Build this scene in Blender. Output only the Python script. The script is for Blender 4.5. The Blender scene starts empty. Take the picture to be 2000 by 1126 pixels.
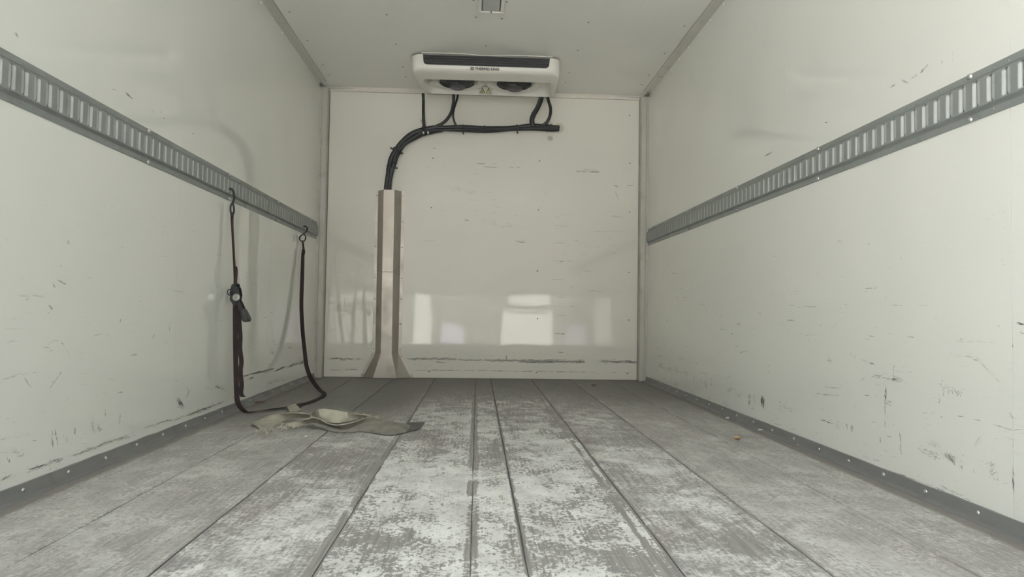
import bpy, bmesh, math, random
from mathutils import Vector, Matrix, noise

random.seed(7)
S = bpy.context.scene
COL = S.collection

# ------------------------------------------------------------------ camera
W2 = 1.235            # half the inner width
D = 5.268             # back wall
H = 2.18              # ceiling
Y0 = -0.30            # rear opening
YAW, PITCH, ROLL, FPX = 0.0488402, 0.0327846, 0.0150499, 1366.41
CAM = Vector((-0.04066, 0.0, 0.50634))
_f = Vector((math.sin(YAW) * math.cos(PITCH), math.cos(YAW) * math.cos(PITCH), math.sin(PITCH)))
_r = Vector((math.cos(YAW), -math.sin(YAW), 0))
_u = _r.cross(_f)
CR = math.cos(ROLL) * _r + math.sin(ROLL) * _u
CU = -math.sin(ROLL) * _r + math.cos(ROLL) * _u
cam = bpy.data.cameras.new('camera')
cam.sensor_fit = 'HORIZONTAL'
cam.sensor_width = 36
cam.lens = FPX / 2000 * 36
cam.clip_start = 0.05
camo = bpy.data.objects.new('camera', cam)
COL.objects.link(camo)
camo.matrix_world = Matrix(((CR.x, CU.x, -_f.x, CAM.x), (CR.y, CU.y, -_f.y, CAM.y), (CR.z, CU.z, -_f.z, CAM.z), (0, 0, 0, 1)))
S.camera = camo


def at(x, y, ax, v):
    """point of the plane axis=v that the photograph shows at pixel x, y"""
    d = _f + (x - 1000) / FPX * CR - (y - 563) / FPX * CU
    return CAM + d * ((v - CAM[ax]) / d[ax])


# ------------------------------------------------------------------ world, sun, exposure
world = bpy.data.worlds.new('sky')
S.world = world
world.use_nodes = True
wn = world.node_tree
bgd = wn.nodes['Background']
tc = wn.nodes.new('ShaderNodeTexCoord')
sx = wn.nodes.new('ShaderNodeSeparateXYZ')
rp = wn.nodes.new('ShaderNodeValToRGB')
wn.links.new(tc.outputs['Generated'], sx.inputs[0])
wn.links.new(sx.outputs[2], rp.inputs[0])
rp.color_ramp.elements[0].position = 0.0
rp.color_ramp.elements[0].color = (0.885, 0.96, 1.0, 1)
rp.color_ramp.elements[1].position = 0.8
rp.color_ramp.elements[1].color = (0.80, 0.90, 1.0, 1)
wn.links.new(rp.outputs[0], bgd.inputs[0])
bgd.inputs[1].default_value = 3.4

sun = bpy.data.lights.new('sun', 'SUN')
sun.energy = 42
sun.angle = 0.01
sun.color = (1.0, 0.965, 0.91)
suno = bpy.data.objects.new('sun', sun)
COL.objects.link(suno)
suno.rotation_euler = Vector((-0.35, -0.58, -0.74)).to_track_quat('-Z', 'Y').to_euler()

por = bpy.data.lights.new('opening_portal', 'AREA')
por.shape = 'RECTANGLE'
por.size = 2.47
por.size_y = 2.18
por.cycles.is_portal = True
poro = bpy.data.objects.new('opening_portal', por)
COL.objects.link(poro)
poro.location = (0, Y0, 1.09)
poro.rotation_euler = (math.radians(90), 0, 0)

S.view_settings.view_transform = 'Standard'
S.view_settings.look = 'None'
S.view_settings.gamma = 1
S.view_settings.use_curve_mapping = False
S.view_settings.exposure = -0.19
S.cycles.max_bounces = 16
S.cycles.diffuse_bounces = 12
S.cycles.glossy_bounces = 8
S.cycles.sample_clamp_indirect = 6


# ------------------------------------------------------------------ mesh helpers
class MB:
    def __init__(self):
        self.v, self.f, self.uv = [], [], {}

    def box(self, x0, x1, y0, y1, z0, z1):
        n = len(self.v)
        for z in (z0, z1):
            for y in (y0, y1):
                for x in (x0, x1):
                    self.v.append((x, y, z))
        for q in ((0, 2, 3, 1), (4, 5, 7, 6), (0, 1, 5, 4), (2, 6, 7, 3), (0, 4, 6, 2), (1, 3, 7, 5)):
            self.f.append(tuple(n + i for i in q))
        return self

    def grid(self, rows, closed=False, uv=False):
        n = len(self.v)
        m = len(rows[0])
        for r in rows:
            self.v += [tuple(p) for p in r]
        for i in range(len(rows) - 1):
            for j in range(m if closed else m - 1):
                k = (j + 1) % m
                self.f.append((n + i * m + j, n + i * m + k, n + (i + 1) * m + k, n + (i + 1) * m + j))
        return self

    def poly(self, pts):
        n = len(self.v)
        self.v += [tuple(p) for p in pts]
        self.f.append(tuple(range(n, n + len(pts))))
        return self

    def prism(self, pts, vec):
        """closed outline pts pushed along vec"""
        n, m = len(self.v), len(pts)
        vec = Vector(vec)
        self.v += [tuple(Vector(p)) for p in pts] + [tuple(Vector(p) + vec) for p in pts]
        self.f.append(tuple(range(n + m - 1, n - 1, -1)))
        self.f.append(tuple(range(n + m, n + 2 * m)))
        for i in range(m):
            j = (i + 1) % m
            self.f.append((n + i, n + j, n + m + j, n + m + i))
        return self

    def tube(self, pts, rad, sides=10, caps=True, flat=1.0):
        pts = [Vector(p) for p in pts]
        rads = rad if isinstance(rad, (list, tuple)) else [rad] * len(pts)
        rows = []
        t0 = (pts[1] - pts[0]).normalized()
        a = t0.orthogonal().normalized()
        for i, p in enumerate(pts):
            t = (pts[min(i + 1, len(pts) - 1)] - pts[max(i - 1, 0)]).normalized()
            a = (a - t * a.dot(t)).normalized()
            b = t.cross(a)
            rows.append([p + rads[i] * (math.cos(q) * a + math.sin(q) * b * flat) for q in [2 * math.pi * k / sides for k in range(sides)]])
        n = len(self.v)
        self.grid(rows, closed=True)
        if caps:
            self.f.append(tuple(range(n + sides - 1, n - 1, -1)))
            e = n + (len(rows) - 1) * sides
            self.f.append(tuple(range(e, e + sides)))
        return self

    def lathe(self, prof, o, axis=(0, 0, 1), sides=24):
        """prof: (radius, height) pairs turned about axis at o"""
        ax = Vector(axis).normalized()
        a = ax.orthogonal().normalized()
        b = ax.cross(a)
        o = Vector(o)
        rows = [[o + ax * h + max(r, 1e-5) * (math.cos(q) * a + math.sin(q) * b) for q in [2 * math.pi * k / sides for k in range(sides)]] for r, h in prof]
        return self.grid(rows, closed=True)

    def ring(self, o, axis, R, r, n=20, m=6):
        ax = Vector(axis).normalized()
        a = ax.orthogonal().normalized()
        b = ax.cross(a)
        o = Vector(o)
        rows = []
        for i in range(n + 1):
            q = 2 * math.pi * i / n
            e = math.cos(q) * a + math.sin(q) * b
            rows.append([o + e * (R + r * math.cos(w)) + ax * r * math.sin(w) for w in [2 * math.pi * k / m for k in range(m)]])
        return self.grid(rows, closed=True)

    def mesh(self, name, mat, smooth=False):
        me = bpy.data.meshes.new(name)
        me.from_pydata(self.v, [], self.f)
        bm = bmesh.new()
        bm.from_mesh(me)
        bmesh.ops.recalc_face_normals(bm, faces=bm.faces)
        bm.to_mesh(me)
        bm.free()
        me.materials.append(mat)
        if smooth:
            me.shade_smooth()
            if smooth != 'all':
                me.set_sharp_from_angle(angle=math.radians(35))
        return me

    def build(self, name, mat, parent=None, smooth=False, bevel=0, seg=2):
        o = bpy.data.objects.new(name, self.mesh(name, mat, smooth))
        COL.objects.link(o)
        if parent:
            o.parent = parent
            o.matrix_parent_inverse = parent.matrix_basis.inverted()
        if bevel:
            b = o.modifiers.new('bevel', 'BEVEL')
            b.width = bevel
            b.segments = seg
            b.limit_method = 'ANGLE'
        return o


def tag(o, label=None, cat=None, group=None, kind=None):
    if label: o['label'] = label
    if cat: o['category'] = cat
    if group: o['group'] = group
    if kind: o['kind'] = kind
    return o


def empty(name, loc, label, cat, group=None):
    o = bpy.data.objects.new(name, None)
    o.empty_display_size = 0.05
    COL.objects.link(o)
    o.location = loc
    return tag(o, label, cat, group)


def inst(name, me, parent, loc, rot=(0, 0, 0), scale=1):
    o = bpy.data.objects.new(name, me)
    COL.objects.link(o)
    o.parent = parent
    o.matrix_parent_inverse = parent.matrix_basis.inverted()
    o.location = loc
    o.rotation_euler = rot
    o.scale = (scale,) * 3
    return o


def spline(pts, n=8):
    """Catmull-Rom through pts (vectors of any size given as Vector)"""
    P = [Vector(p) for p in pts]
    P = [P[0] * 2 - P[1]] + P + [P[-1] * 2 - P[-2]]
    out = []
    for i in range(1, len(P) - 2):
        for k in range(n):
            t = k / n
            a, b, c, d = P[i - 1], P[i], P[i + 1], P[i + 2]
            out.append(0.5 * ((2 * b) + (c - a) * t + (2 * a - 5 * b + 4 * c - d) * t * t + (3 * b - a - 3 * c + d) * t ** 3))
    out.append(P[-2])
    return out


# ------------------------------------------------------------------ materials
class N:
    def __init__(self, name):
        self.m = bpy.data.materials.new(name)
        self.m.use_nodes = True
        self.t = self.m.node_tree
        self.b = self.t.nodes['Principled BSDF']
        g = self.t.nodes.new('ShaderNodeNewGeometry')
        self.P = g.outputs['Position']

    def new(self, typ, **kw):
        n = self.t.nodes.new(typ)
        for k, v in kw.items():
            setattr(n, k, v)
        return n

    def put(self, sock, v):
        if hasattr(v, 'is_linked') or hasattr(v, 'links'):
            self.t.links.new(v, sock)
        else:
            sock.default_value = v

    def scale(self, v, s, off=(0, 0, 0)):
        n = self.new('ShaderNodeMapping')
        self.put(n.inputs['Vector'], v)
        n.inputs['Scale'].default_value = s
        n.inputs['Location'].default_value = off
        return n.outputs[0]

    def noise(self, v, s=1.0, detail=4, rough=0.55, dist=0.0):
        n = self.new('ShaderNodeTexNoise')
        self.put(n.inputs['Vector'], v)
        n.inputs['Scale'].default_value = s
        n.inputs['Detail'].default_value = detail
        n.inputs['Roughness'].default_value = rough
        n.inputs['Distortion'].default_value = dist
        return n.outputs[0]

    def math(self, op, a, b=0.0, c=None, clamp=False):
        n = self.new('ShaderNodeMath', operation=op, use_clamp=clamp)
        self.put(n.inputs[0], a)
        self.put(n.inputs[1], b)
        if c is not None:
            self.put(n.inputs[2], c)
        return n.outputs[0]

    def ramp(self, v, lo, hi, a=0.0, b=1.0):
        n = self.new('ShaderNodeMapRange', interpolation_type='SMOOTHSTEP')
        self.put(n.inputs[0], v)
        for i, q in enumerate((lo, hi, a, b)):
            n.inputs[i + 1].default_value = q
        return n.outputs[0]

    def mix(self, fac, a, b):
        n = self.new('ShaderNodeMix', data_type='RGBA')
        self.put(n.inputs[0], fac)
        for s, v in ((n.inputs[6], a), (n.inputs[7], b)):
            if isinstance(v, tuple) and len(v) == 3:
                v = v + (1,)
            self.put(s, v)
        return n.outputs[2]

    def xyz(self, v=None):
        n = self.new('ShaderNodeSeparateXYZ')
        self.put(n.inputs[0], v if v is not None else self.P)
        return n.outputs

    def bump(self, h, strength=0.3, dist=0.01, prev=None):
        n = self.new('ShaderNodeBump')
        self.put(n.inputs['Height'], h)
        n.inputs['Strength'].default_value = strength
        n.inputs['Distance'].default_value = dist
        if prev is not None:
            self.put(n.inputs['Normal'], prev)
        return n.outputs[0]

    def set(self, col=None, rough=None, metal=None, normal=None, spec=None, **kw):
        for k, v in (('Base Color', col), ('Roughness', rough), ('Metallic', metal), ('Normal', normal), ('Specular IOR Level', spec)):
            if v is not None:
                if isinstance(v, tuple) and len(v) == 3:
                    v = v + (1,)
                self.put(self.b.inputs[k], v)
        for k, v in kw.items():
            self.put(self.b.inputs[k], v)
        return self.m


def simple(name, col, rough=0.5, metal=0.0, var=0.12, sc=25, bump=0.0, rv=0.07):
    n = N(name)
    q = n.noise(n.P, sc, 4)
    c = n.mix(q, tuple(x * (1 - var) for x in col), tuple(min(1, x * (1 + var)) for x in col))
    r = n.ramp(q, 0.3, 0.7, max(0.02, rough - rv), rough + rv)
    nm = n.bump(n.noise(n.P, sc * 6, 2), bump, 0.002) if bump else None
    return n.set(c, r, metal, nm)


def gelcoat(name, col, dirt, along, seed, low=0.09, lowz=0.0, wave=0.006, peel=0.00035):
    """glossy white glass-fibre panel with faint scratches that run along an axis"""
    n = N(name)
    st = (1.2, 1.2, 22) if along == 'h' else (3, 3, 3)
    streak = n.noise(n.scale(n.P, tuple(6 * x for x in st), (seed, seed, seed)), 1.0, 6, 0.65)
    gate = n.noise(n.scale(n.P, (2.2, 2.2, 2.2), (seed * 3, 0, 0)), 1.0, 3)
    z = n.xyz()[2]
    zb = n.ramp(z, 0.05, 0.75, 1.0, 0.12)
    s1 = n.ramp(streak, 0.60, 0.75)
    s1 = n.math('MULTIPLY', s1, n.ramp(gate, 0.42, 0.62))
    s1 = n.math('MULTIPLY', s1, zb)
    fine = n.noise(n.scale(n.P, (70, 70, 70), (seed, 0, 0)), 1.0, 5, 0.7)
    specks = n.math('MULTIPLY', n.ramp(fine, 0.68, 0.76), n.math('MULTIPLY', zb, n.ramp(gate, 0.40, 0.6)))
    broad = n.noise(n.scale(n.P, (0.9, 0.9, 0.9), (seed, 2, 1)), 1.0, 3)
    c = n.mix(n.ramp(broad, 0.3, 0.7), tuple(x * 0.965 for x in col), col)
    c = n.mix(n.math('MULTIPLY', s1, 0.28 * dirt), c, (0.30, 0.28, 0.24))
    c = n.mix(n.math('MULTIPLY', specks, 0.55 * dirt), c, (0.22, 0.21, 0.20))
    rr = n.math('ADD', n.ramp(gate, 0.3, 0.7, low, low * 1.5), n.math('MULTIPLY', s1, 0.2))
    rr = n.math('ADD', rr, n.ramp(z, 0.0, 0.55, lowz, 0.0))
    wav = n.noise(n.scale(n.P, (1.6, 1.6, 2.2), (seed, 0, 3)), 1.0, 2, 0.4)
    nm = n.bump(wav, 1.0, wave)
    nm = n.bump(n.noise(n.P, 55, 2), 0.5, peel, nm)
    return n.set(c, rr, 0.0, nm)


SEAM_BANDS = ((-0.346, 0.014, 0.003), (-0.046, 0.010, 0.012), (0.066, 0.002, 0.004), (0.371, 0.005, 0.002), (0.338, 0.003, 0.003), (0.664, 0.003, 0.003), (-0.652, 0.003, 0.003))


def floor_mat(name, seed, flake, base=(0.31, 0.298, 0.288), paint=(0.86, 0.86, 0.83), amount=0.5, side=0.0, bands=1.0):
    n = N(name)
    P = n.scale(n.P, (1, 1, 1), (seed * 3.7, seed * 1.3, 0))
    big = n.noise(n.scale(P, (2.6, 1.6, 1)), 1.0, 3, 0.6)
    med = n.noise(n.scale(P, (13, 10, 1)), 1.0, 6, 0.72, 0.5)
    flk = n.noise(n.scale(P, (95, 75, 1)), 1.0, 4, 0.7, 0.4)
    grain = n.noise(n.scale(P, (150, 5, 1)), 1.0, 3, 0.6)
    xyz = n.xyz()
    y = xyz[1]
    # the far end of the bed is dirtier, the paint is worn off there
    left = n.ramp(xyz[0], -0.55, -0.25, 0.95, 0.0)
    edge_r = n.ramp(xyz[0], 0.45, 0.9, 0.0, 0.45)
    yy = n.math('ADD', n.math('ADD', y, left), edge_r)
    far = n.ramp(n.math('ADD', yy, n.math('MULTIPLY', big, 1.4)), 4.4, 5.6)
    # bare strips where the boards meet
    band = None
    wob = n.math('MULTIPLY', n.math('SUBTRACT', med, 0.5), 0.03)
    for sx_, wl_, wr_ in SEAM_BANDS:
        c_, h_ = sx_ + (wr_ - wl_) / 2, (wl_ + wr_) / 2
        d_ = n.math('ABSOLUTE', n.math('SUBTRACT', n.math('ADD', xyz[0], wob), c_))
        m_ = n.ramp(d_, h_ - .001, h_ + .007, 1.0, 0.0)
        band = m_ if band is None else n.math('MAXIMUM', band, m_)
    k = n.math('ADD', n.math('MULTIPLY', big, 0.42), n.math('MULTIPLY', med, 0.50))
    k = n.math('ADD', k, n.math('MULTIPLY', flk, 0.50 * flake))
    k = n.math('ADD', k, n.math('MULTIPLY', grain, 0.12))
    k = n.math('SUBTRACT', k, n.math('MULTIPLY', far, 0.15))
    k = n.math('SUBTRACT', k, n.ramp(y, 1.5, 3.6, 0.0, 0.035))
    brk = n.ramp(n.noise(n.scale(P, (4, 2.2, 1), (7, 7, 0)), 1.0, 4, 0.6), 0.40, 0.56, 0.25, 1.0)
    k = n.math('SUBTRACT', k, n.math('MULTIPLY', n.math('MULTIPLY', band, brk), 0.22 * bands))
    mid = 0.21 + 0.25 + 0.25 * flake + 0.06 + 0.5 - amount
    wdt = 0.030 + side
    mask = n.ramp(k, mid - wdt, mid + wdt)
    c0 = n.mix(n.ramp(grain, 0.3, 0.7), tuple(x * 0.82 for x in base), tuple(x * 1.18 for x in base))
    c0 = n.mix(n.math('MULTIPLY', n.ramp(n.noise(n.scale(P, (5, 3, 1), (9, 4, 0)), 1.0, 4), 0.56, 0.72), 0.55), c0, (0.30, 0.245, 0.215))
    p2 = n.mix(n.ramp(n.noise(n.scale(P, (9, 6, 1), (4, 4, 0)), 1.0, 5, .7), 0.35, 0.65), tuple(x * 0.74 for x in paint), paint)
    p2 = n.mix(n.math('MULTIPLY', n.ramp(n.noise(n.scale(P, (3, 2, 1), (1, 14, 0)), 1.0, 4), 0.55, 0.75), 0.35), p2, (0.50, 0.48, 0.36))
    c = n.mix(n.math('MULTIPLY', mask, n.ramp(y, 1.6, 3.8, 0.94, 0.72)), c0, p2)
    c = n.mix(n.math('MULTIPLY', far, 0.62), c, (0.15, 0.145, 0.14))
    dk = n.noise(n.scale(P, (40, 30, 1), (3, 7, 0)), 1.0, 5, 0.75)
    c = n.mix(n.math('MULTIPLY', n.ramp(dk, 0.57, 0.68), 0.55), c, tuple(x * .75 for x in base))
    # dirt swept up against the scuff rails
    ex = n.math('ADD', n.math('ABSOLUTE', xyz[0]), n.math('MULTIPLY', n.math('SUBTRACT', med, 0.5), 0.06))
    c = n.mix(n.math('MULTIPLY', n.ramp(ex, 1.150, 1.172), 0.75), c, (0.20, 0.18, 0.165))
    hgt = n.math('ADD', n.math('MULTIPLY', mask, 0.6), n.math('MULTIPLY', grain, 0.5))
    nm = n.bump(hgt, 0.35, 0.0022)
    return n.set(c, n.ramp(mask, 0, 1, 0.62, 0.78), 0.0, nm, 0.3)


def brushed(name, col, rough, metal, axis='z', var=0.12):
    n = N(name)
    s = {'z': (40, 40, 2), 'y': (40, 2, 40), 'x': (2, 40, 40)}[axis]
    q = n.noise(n.scale(n.P, s), 1.0, 5, 0.6)
    w = n.noise(n.P, 9, 4)
    c = n.mix(q, tuple(x * (1 - var) for x in col), tuple(min(1, x * (1 + var)) for x in col))
    c = n.mix(n.math('MULTIPLY', n.ramp(w, 0.56, 0.74), 0.35), c, tuple(x * 0.62 for x in col))
    return n.set(c, n.ramp(w, 0.3, 0.7, rough - 0.06, rough + 0.08), metal, n.bump(q, 0.15, 0.001))


M = {}
M['side'] = gelcoat('white_gelcoat_side_panels', (0.855, 0.862, 0.828), 1.0, 'h', 1.7, 0.012, 0.05, 0.004, 0.00003)
M['back'] = gelcoat('cream_white_bulkhead_panel', (0.82, 0.797, 0.738), 0.9, 'h', 5.2, 0.016, 0.0, 0.0010, 0.00012)
M['ceil'] = gelcoat('off_white_roof_lining', (0.89, 0.885, 0.855), 0.25, 'v', 8.1, 0.30)
M['fl_c'] = floor_mat('flaking_paint_on_boards', 1.0, 1.0, amount=0.525)
M['fl_m'] = floor_mat('worn_paint_on_boards', 2.3, 0.9, amount=0.49, side=0.06)
M['fl_o'] = floor_mat('dusty_grey_boards', 4.9, 1.25, (0.37, 0.358, 0.343), (0.66, 0.65, 0.62), 0.51, 0.06, 0.4)
M['gap'] = simple('dirt_in_board_joints', (0.19, 0.185, 0.18), 0.9)
M['rail'] = brushed('grey_painted_rail_steel', (0.31, 0.335, 0.33), 0.42, 0.25, 'y', 0.06)
M['lip'] = brushed('painted_light_on_slot_lip', (0.55, 0.575, 0.57), 0.40, 0.2, 'z', 0.05)  # paler than the rail: light caught by the far lip, put into its colour
M['slotshade'] = simple('painted_shade_on_slot_edge', (0.09, 0.095, 0.095), 0.6)  # shade behind the slot crest, painted as a dark colour
M['screw'] = simple('zinc_screw', (0.62, 0.62, 0.60), 0.28, 0.85, 0.05)
M['rivet_d'] = simple('dull_rivet', (0.26, 0.26, 0.25), 0.45, 0.5)
M['alu'] = brushed('dull_aluminium_profile', (0.54, 0.525, 0.49), 0.45, 0.35, 'z', 0.08)
M['bead'] = simple('grey_sealant', (0.24, 0.23, 0.21), 0.7)
M['cove'] = brushed('grey_cove_profile', (0.64, 0.63, 0.595), 0.5, 0.2, 'y', 0.08)
M['kick'] = brushed('dark_grey_scuff_rail', (0.235, 0.235, 0.235), 0.5, 0.15, 'y', 0.10)
M['galv'] = brushed('galvanised_sheet', (0.49, 0.455, 0.415), 0.40, 0.7, 'z', 0.06)
M['white'] = simple('white_plastic_housing', (0.83, 0.81, 0.76), 0.36, 0, 0.003, 25, 0.0, 0.01)
M['dark'] = simple('black_plastic', (0.045, 0.046, 0.05), 0.45, 0, 0.1)
M['slat'] = simple('dark_grille_slat', (0.11, 0.11, 0.12), 0.35, 0, 0.05)
M['hose'] = simple('black_rubber_sheath', (0.035, 0.037, 0.042), 0.42, 0, 0.15, 60, 0.25)
M['black'] = simple('black_print', (0.03, 0.03, 0.03), 0.6)
M['lens'] = simple('grey_lamp_lens', (0.46, 0.475, 0.46), 0.2, 0, 0.05)
M['yellow'] = simple('pale_yellow_print', (0.66, 0.62, 0.33), 0.5)
M['paper'] = simple('white_label_paper', (0.72, 0.70, 0.62), 0.5)
M['putty'] = simple('cream_sealant', (0.74, 0.69, 0.58), 0.6, 0, 0.15, 60, 0.5)
M['caulk'] = simple('pale_sealant_strip', (0.74, 0.70, 0.64), 0.5, 0, 0.08, 40, 0.3)
M['steel'] = simple('blackened_steel', (0.05, 0.05, 0.052), 0.4, 0.5)
M['leaf'] = simple('dry_leaf', (0.50, 0.36, 0.22), 0.7, 0, 0.25, 60)
M['leafp'] = simple('dry_pinkish_leaf', (0.36, 0.28, 0.24), 0.7, 0, 0.25, 60)
M['chip'] = simple('white_chip', (0.75, 0.74, 0.70), 0.6)
M['scuff'] = simple('black_scuff', (0.13, 0.13, 0.125), 0.6, 0, 0.3, 60)
M['scuff_m'] = simple('grey_scuff', (0.37, 0.37, 0.345), 0.5, 0, 0.25, 60)
M['scuff_l'] = simple('faint_scuff', (0.62, 0.61, 0.575), 0.4, 0, 0.15, 60)
M['asphalt'] = simple('pale_concrete_yard', (0.62, 0.62, 0.60), 0.9, 0, 0.2, 5)
M['brick'] = simple('dark_render', (0.16, 0.155, 0.145), 0.9, 0, 0.15, 2)
M['blocker'] = simple('black_blocker_wall', (0.07, 0.07, 0.07), 0.9, 0, 0.15, 2)  # dark surface of the added light blocker
M['render'] = simple('grey_render', (0.22, 0.23, 0.20), 0.9, 0, 0.15, 2)
M['door'] = simple('white_painted_door', (0.66, 0.65, 0.61), 0.6, 0, 0.04, 2)
M['doorv'] = simple('pale_violet_panel', (0.50, 0.48, 0.58), 0.6, 0, 0.04, 2)


def webbing(name, col, edge=None, sc=62):
    n = N(name)
    uv = n.new('ShaderNodeUVMap').outputs[0]
    w = n.new('ShaderNodeTexWave', wave_type='BANDS', bands_direction='Y')
    n.put(w.inputs['Vector'], uv)
    w.inputs['Scale'].default_value = sc
    w.inputs['Distortion'].default_value = 0.6
    w.inputs['Detail'].default_value = 2
    q = n.noise(n.P, 18, 5, 0.65)
    c = n.mix(n.ramp(q, 0.3, 0.7), tuple(x * 0.72 for x in col), col)
    c = n.mix(n.math('MULTIPLY', w.outputs['Fac'], 0.05 if edge else 0.16), tuple(x * 1.0 for x in col) if False else c, tuple(x * 0.55 for x in col))
    if edge:
        u = n.xyz(uv)[0]
        e = n.math('ABSOLUTE', n.math('SUBTRACT', u, 0.5))
        c = n.mix(n.math('MULTIPLY', n.ramp(e, 0.36, 0.46), n.ramp(n.noise(n.P, 9, 3), 0.4, 0.6)), c, edge)
    return n.set(c, 0.8, 0, n.bump(w.outputs['Fac'], 0.12 if edge else 0.5, 0.0015), 0.2)


M['web_pale'] = webbing('pale_beige_webbing', (0.66, 0.63, 0.52))
M['web_mid'] = webbing('beige_webbing', (0.53, 0.50, 0.41))
M['web_grey'] = webbing('dirty_grey_webbing', (0.33, 0.315, 0.28))
M['web_dark'] = webbing('dark_webbing_end', (0.17, 0.165, 0.155))
M['strap'] = webbing('black_strap_with_red_edge', (0.055, 0.046, 0.046), (0.13, 0.055, 0.052), 60)


def ribbon(left, right, thick=0.002, n=8, across=4, bulge=None):
    """solid strip between two edge curves; returns an MB with uv data"""
    L, R = spline(left, n), spline(right, n)
    mb = MB()
    top, bot = [], []
    m = len(L)
    for i in range(m):
        a, b = L[i], R[i]
        t = (L[min(i + 1, m - 1)] + R[min(i + 1, m - 1)] - L[max(i - 1, 0)] - R[max(i - 1, 0)])
        nn = t.cross(b - a)
        nn = nn.normalized() if nn.length > 1e-9 else Vector((0, 0, 1))
        row = []
        for k in range(across + 1):
            s = k / across
            p = a.lerp(b, s)
            if bulge:
                p = p + nn * bulge * math.sin(math.pi * s) * (1 if nn.z > 0 else -1)
            row.append(p)
        top.append([p + nn * thick / 2 for p in row])
        bot.append([p - nn * thick / 2 for p in reversed(row)])
    rows = [t + b for t, b in zip(top, bot)]
    mb.grid(rows, closed=True)
    c = 2 * (across + 1)
    mb.f.append(tuple(range(c - 1, -1, -1)))
    e = (m - 1) * c
    mb.f.append(tuple(range(e, e + c)))
    ln = [0.0]
    for i in range(1, m):
        ln.append(ln[-1] + (L[i] + R[i] - L[i - 1] - R[i - 1]).length / 2)
    us = [k / across for k in range(across + 1)]
    us = us + us[::-1]
    mb.vuv = [(us[j], ln[i]) for i in range(m) for j in range(c)]
    return mb


def ribbon_obj(name, mat, parent, *a, **k):
    mb = ribbon(*a, **k)
    o = mb.build(name, mat, parent, smooth=True)
    ul = o.data.uv_layers.new(name='UVMap')
    for lp in o.data.loops:
        ul.data[lp.index].uv = mb.vuv[lp.vertex_index]
    return o


# ================================================================== THE SETTING
# ---- floor: boards with recessed joints
fl = MB().box(-W2 - 0.05, W2 + 0.05, Y0, D + 0.05, -0.08, -0.006).build('floor', M['gap'])
tag(fl, kind='structure')
seams = [-1.235, -0.938, -0.652, -0.346, -0.046, 0.066, 0.371, 0.664, 0.955, 1.235]
gaps = [0.0, 0.0028, 0.003, 0.002, 0.002, 0.0036, 0.0032, 0.003, 0.003, 0.0]
pm = ['fl_o', 'fl_o', 'fl_m', 'fl_c', 'fl_c', 'fl_c', 'fl_m', 'fl_o', 'fl_o']
for i in range(9):
    x0, x1 = seams[i] + gaps[i] / 2, seams[i + 1] - gaps[i + 1] / 2
    random.seed(50 + i)
    rows = []
    ny = 46
    for j in range(ny + 1):
        y = Y0 + (D - Y0) * j / ny
        a = x0 + (random.uniform(-.0012, .0014) if gaps[i] else 0)
        b = x1 - (random.uniform(-.0012, .0014) if gaps[i + 1] else 0)
        rows.append([(a + .0005, y, -.0055), (a, y, -.0022), (a + .003, y, 0.0), (b - .003, y, 0.0), (b, y, -.0022), (b - .0005, y, -.0055)])
    MB().grid(rows).build('plank', M[pm[i]], fl)

# ---- side walls: panels with hairline joints on a backing
random.seed(3)
wl = MB().box(-W2 - 0.07, -W2 - 0.004, Y0, D + 0.05, -0.08, H + 0.06).build('wall_left', M['gap'])
wr = MB().box(W2 + 0.004, W2 + 0.07, Y0, D + 0.05, -0.08, H + 0.06).build('wall_right', M['gap'])
wb = MB().box(-W2 - 0.05, W2 + 0.05, D + 0.006, D + 0.08, -0.08, H + 0.06).build('wall_back', M['gap'])
ce = MB().box(-W2 - 0.05, W2 + 0.05, Y0, D + 0.08, H + 0.006, H + 0.08).build('ceiling', M['gap'])
for o in (wl, wr, wb, ce):
    tag(o, kind='structure')
ys = [Y0, 0.384, 1.611, 2.838, 4.066, D]
for s, w in ((-1, wl), (1, wr)):
    for i in range(5):
        g = 0.0004
        mb = MB().box(*sorted((s * W2, s * (W2 + 0.005))), ys[i] + g, ys[i + 1] - g, 0, H + .005)
        mb.build('wall_panel', M['side'], w)
MB().box(-1.172, 1.174, D, D + 0.008, 0.002, 2.139).build('bulkhead_panel', M['back'], wb, bevel=0.001, seg=1)
yc = [Y0, 1.46, 2.69, 3.915, D + 0.006]
for i in range(4):
    rows = []
    for j in range(13):
        y = yc[i] + 0.0006 + (yc[i + 1] - yc[i] - 0.0012) * j / 12
        row = []
        for k in range(25):
            x = -W2 + 2 * W2 * k / 24
            z = H + 0.0035 * noise.noise(Vector((x * 1.5, y * 1.3, 0)))
            # the lining dips where it meets the bulkhead
            if y > 5.12:
                z -= 0.004 * ((y - 5.12) / 0.148) ** 2
            row.append((x, y, z))
        rows.append(row)
    rows2 = [[(x, y, z + 0.004) for x, y, z in r] for r in rows]
    MB().grid(rows).grid(rows2).build('ceiling_panel', M['ceil'], ce, smooth='all')

# small fasteners
dome = MB().lathe([(0.0001, 1), (0.45, 0.9), (0.8, 0.62), (1, 0.2), (1.05, 0)], (0, 0, 0), sides=10)


def dome_mesh(name, r, h, mat):
    mb = MB()
    mb.v = [(x * r, y * r, z * h) for x, y, z in dome.v]
    mb.f = list(dome.f)
    return mb.mesh(name, mat, smooth='all')


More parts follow.
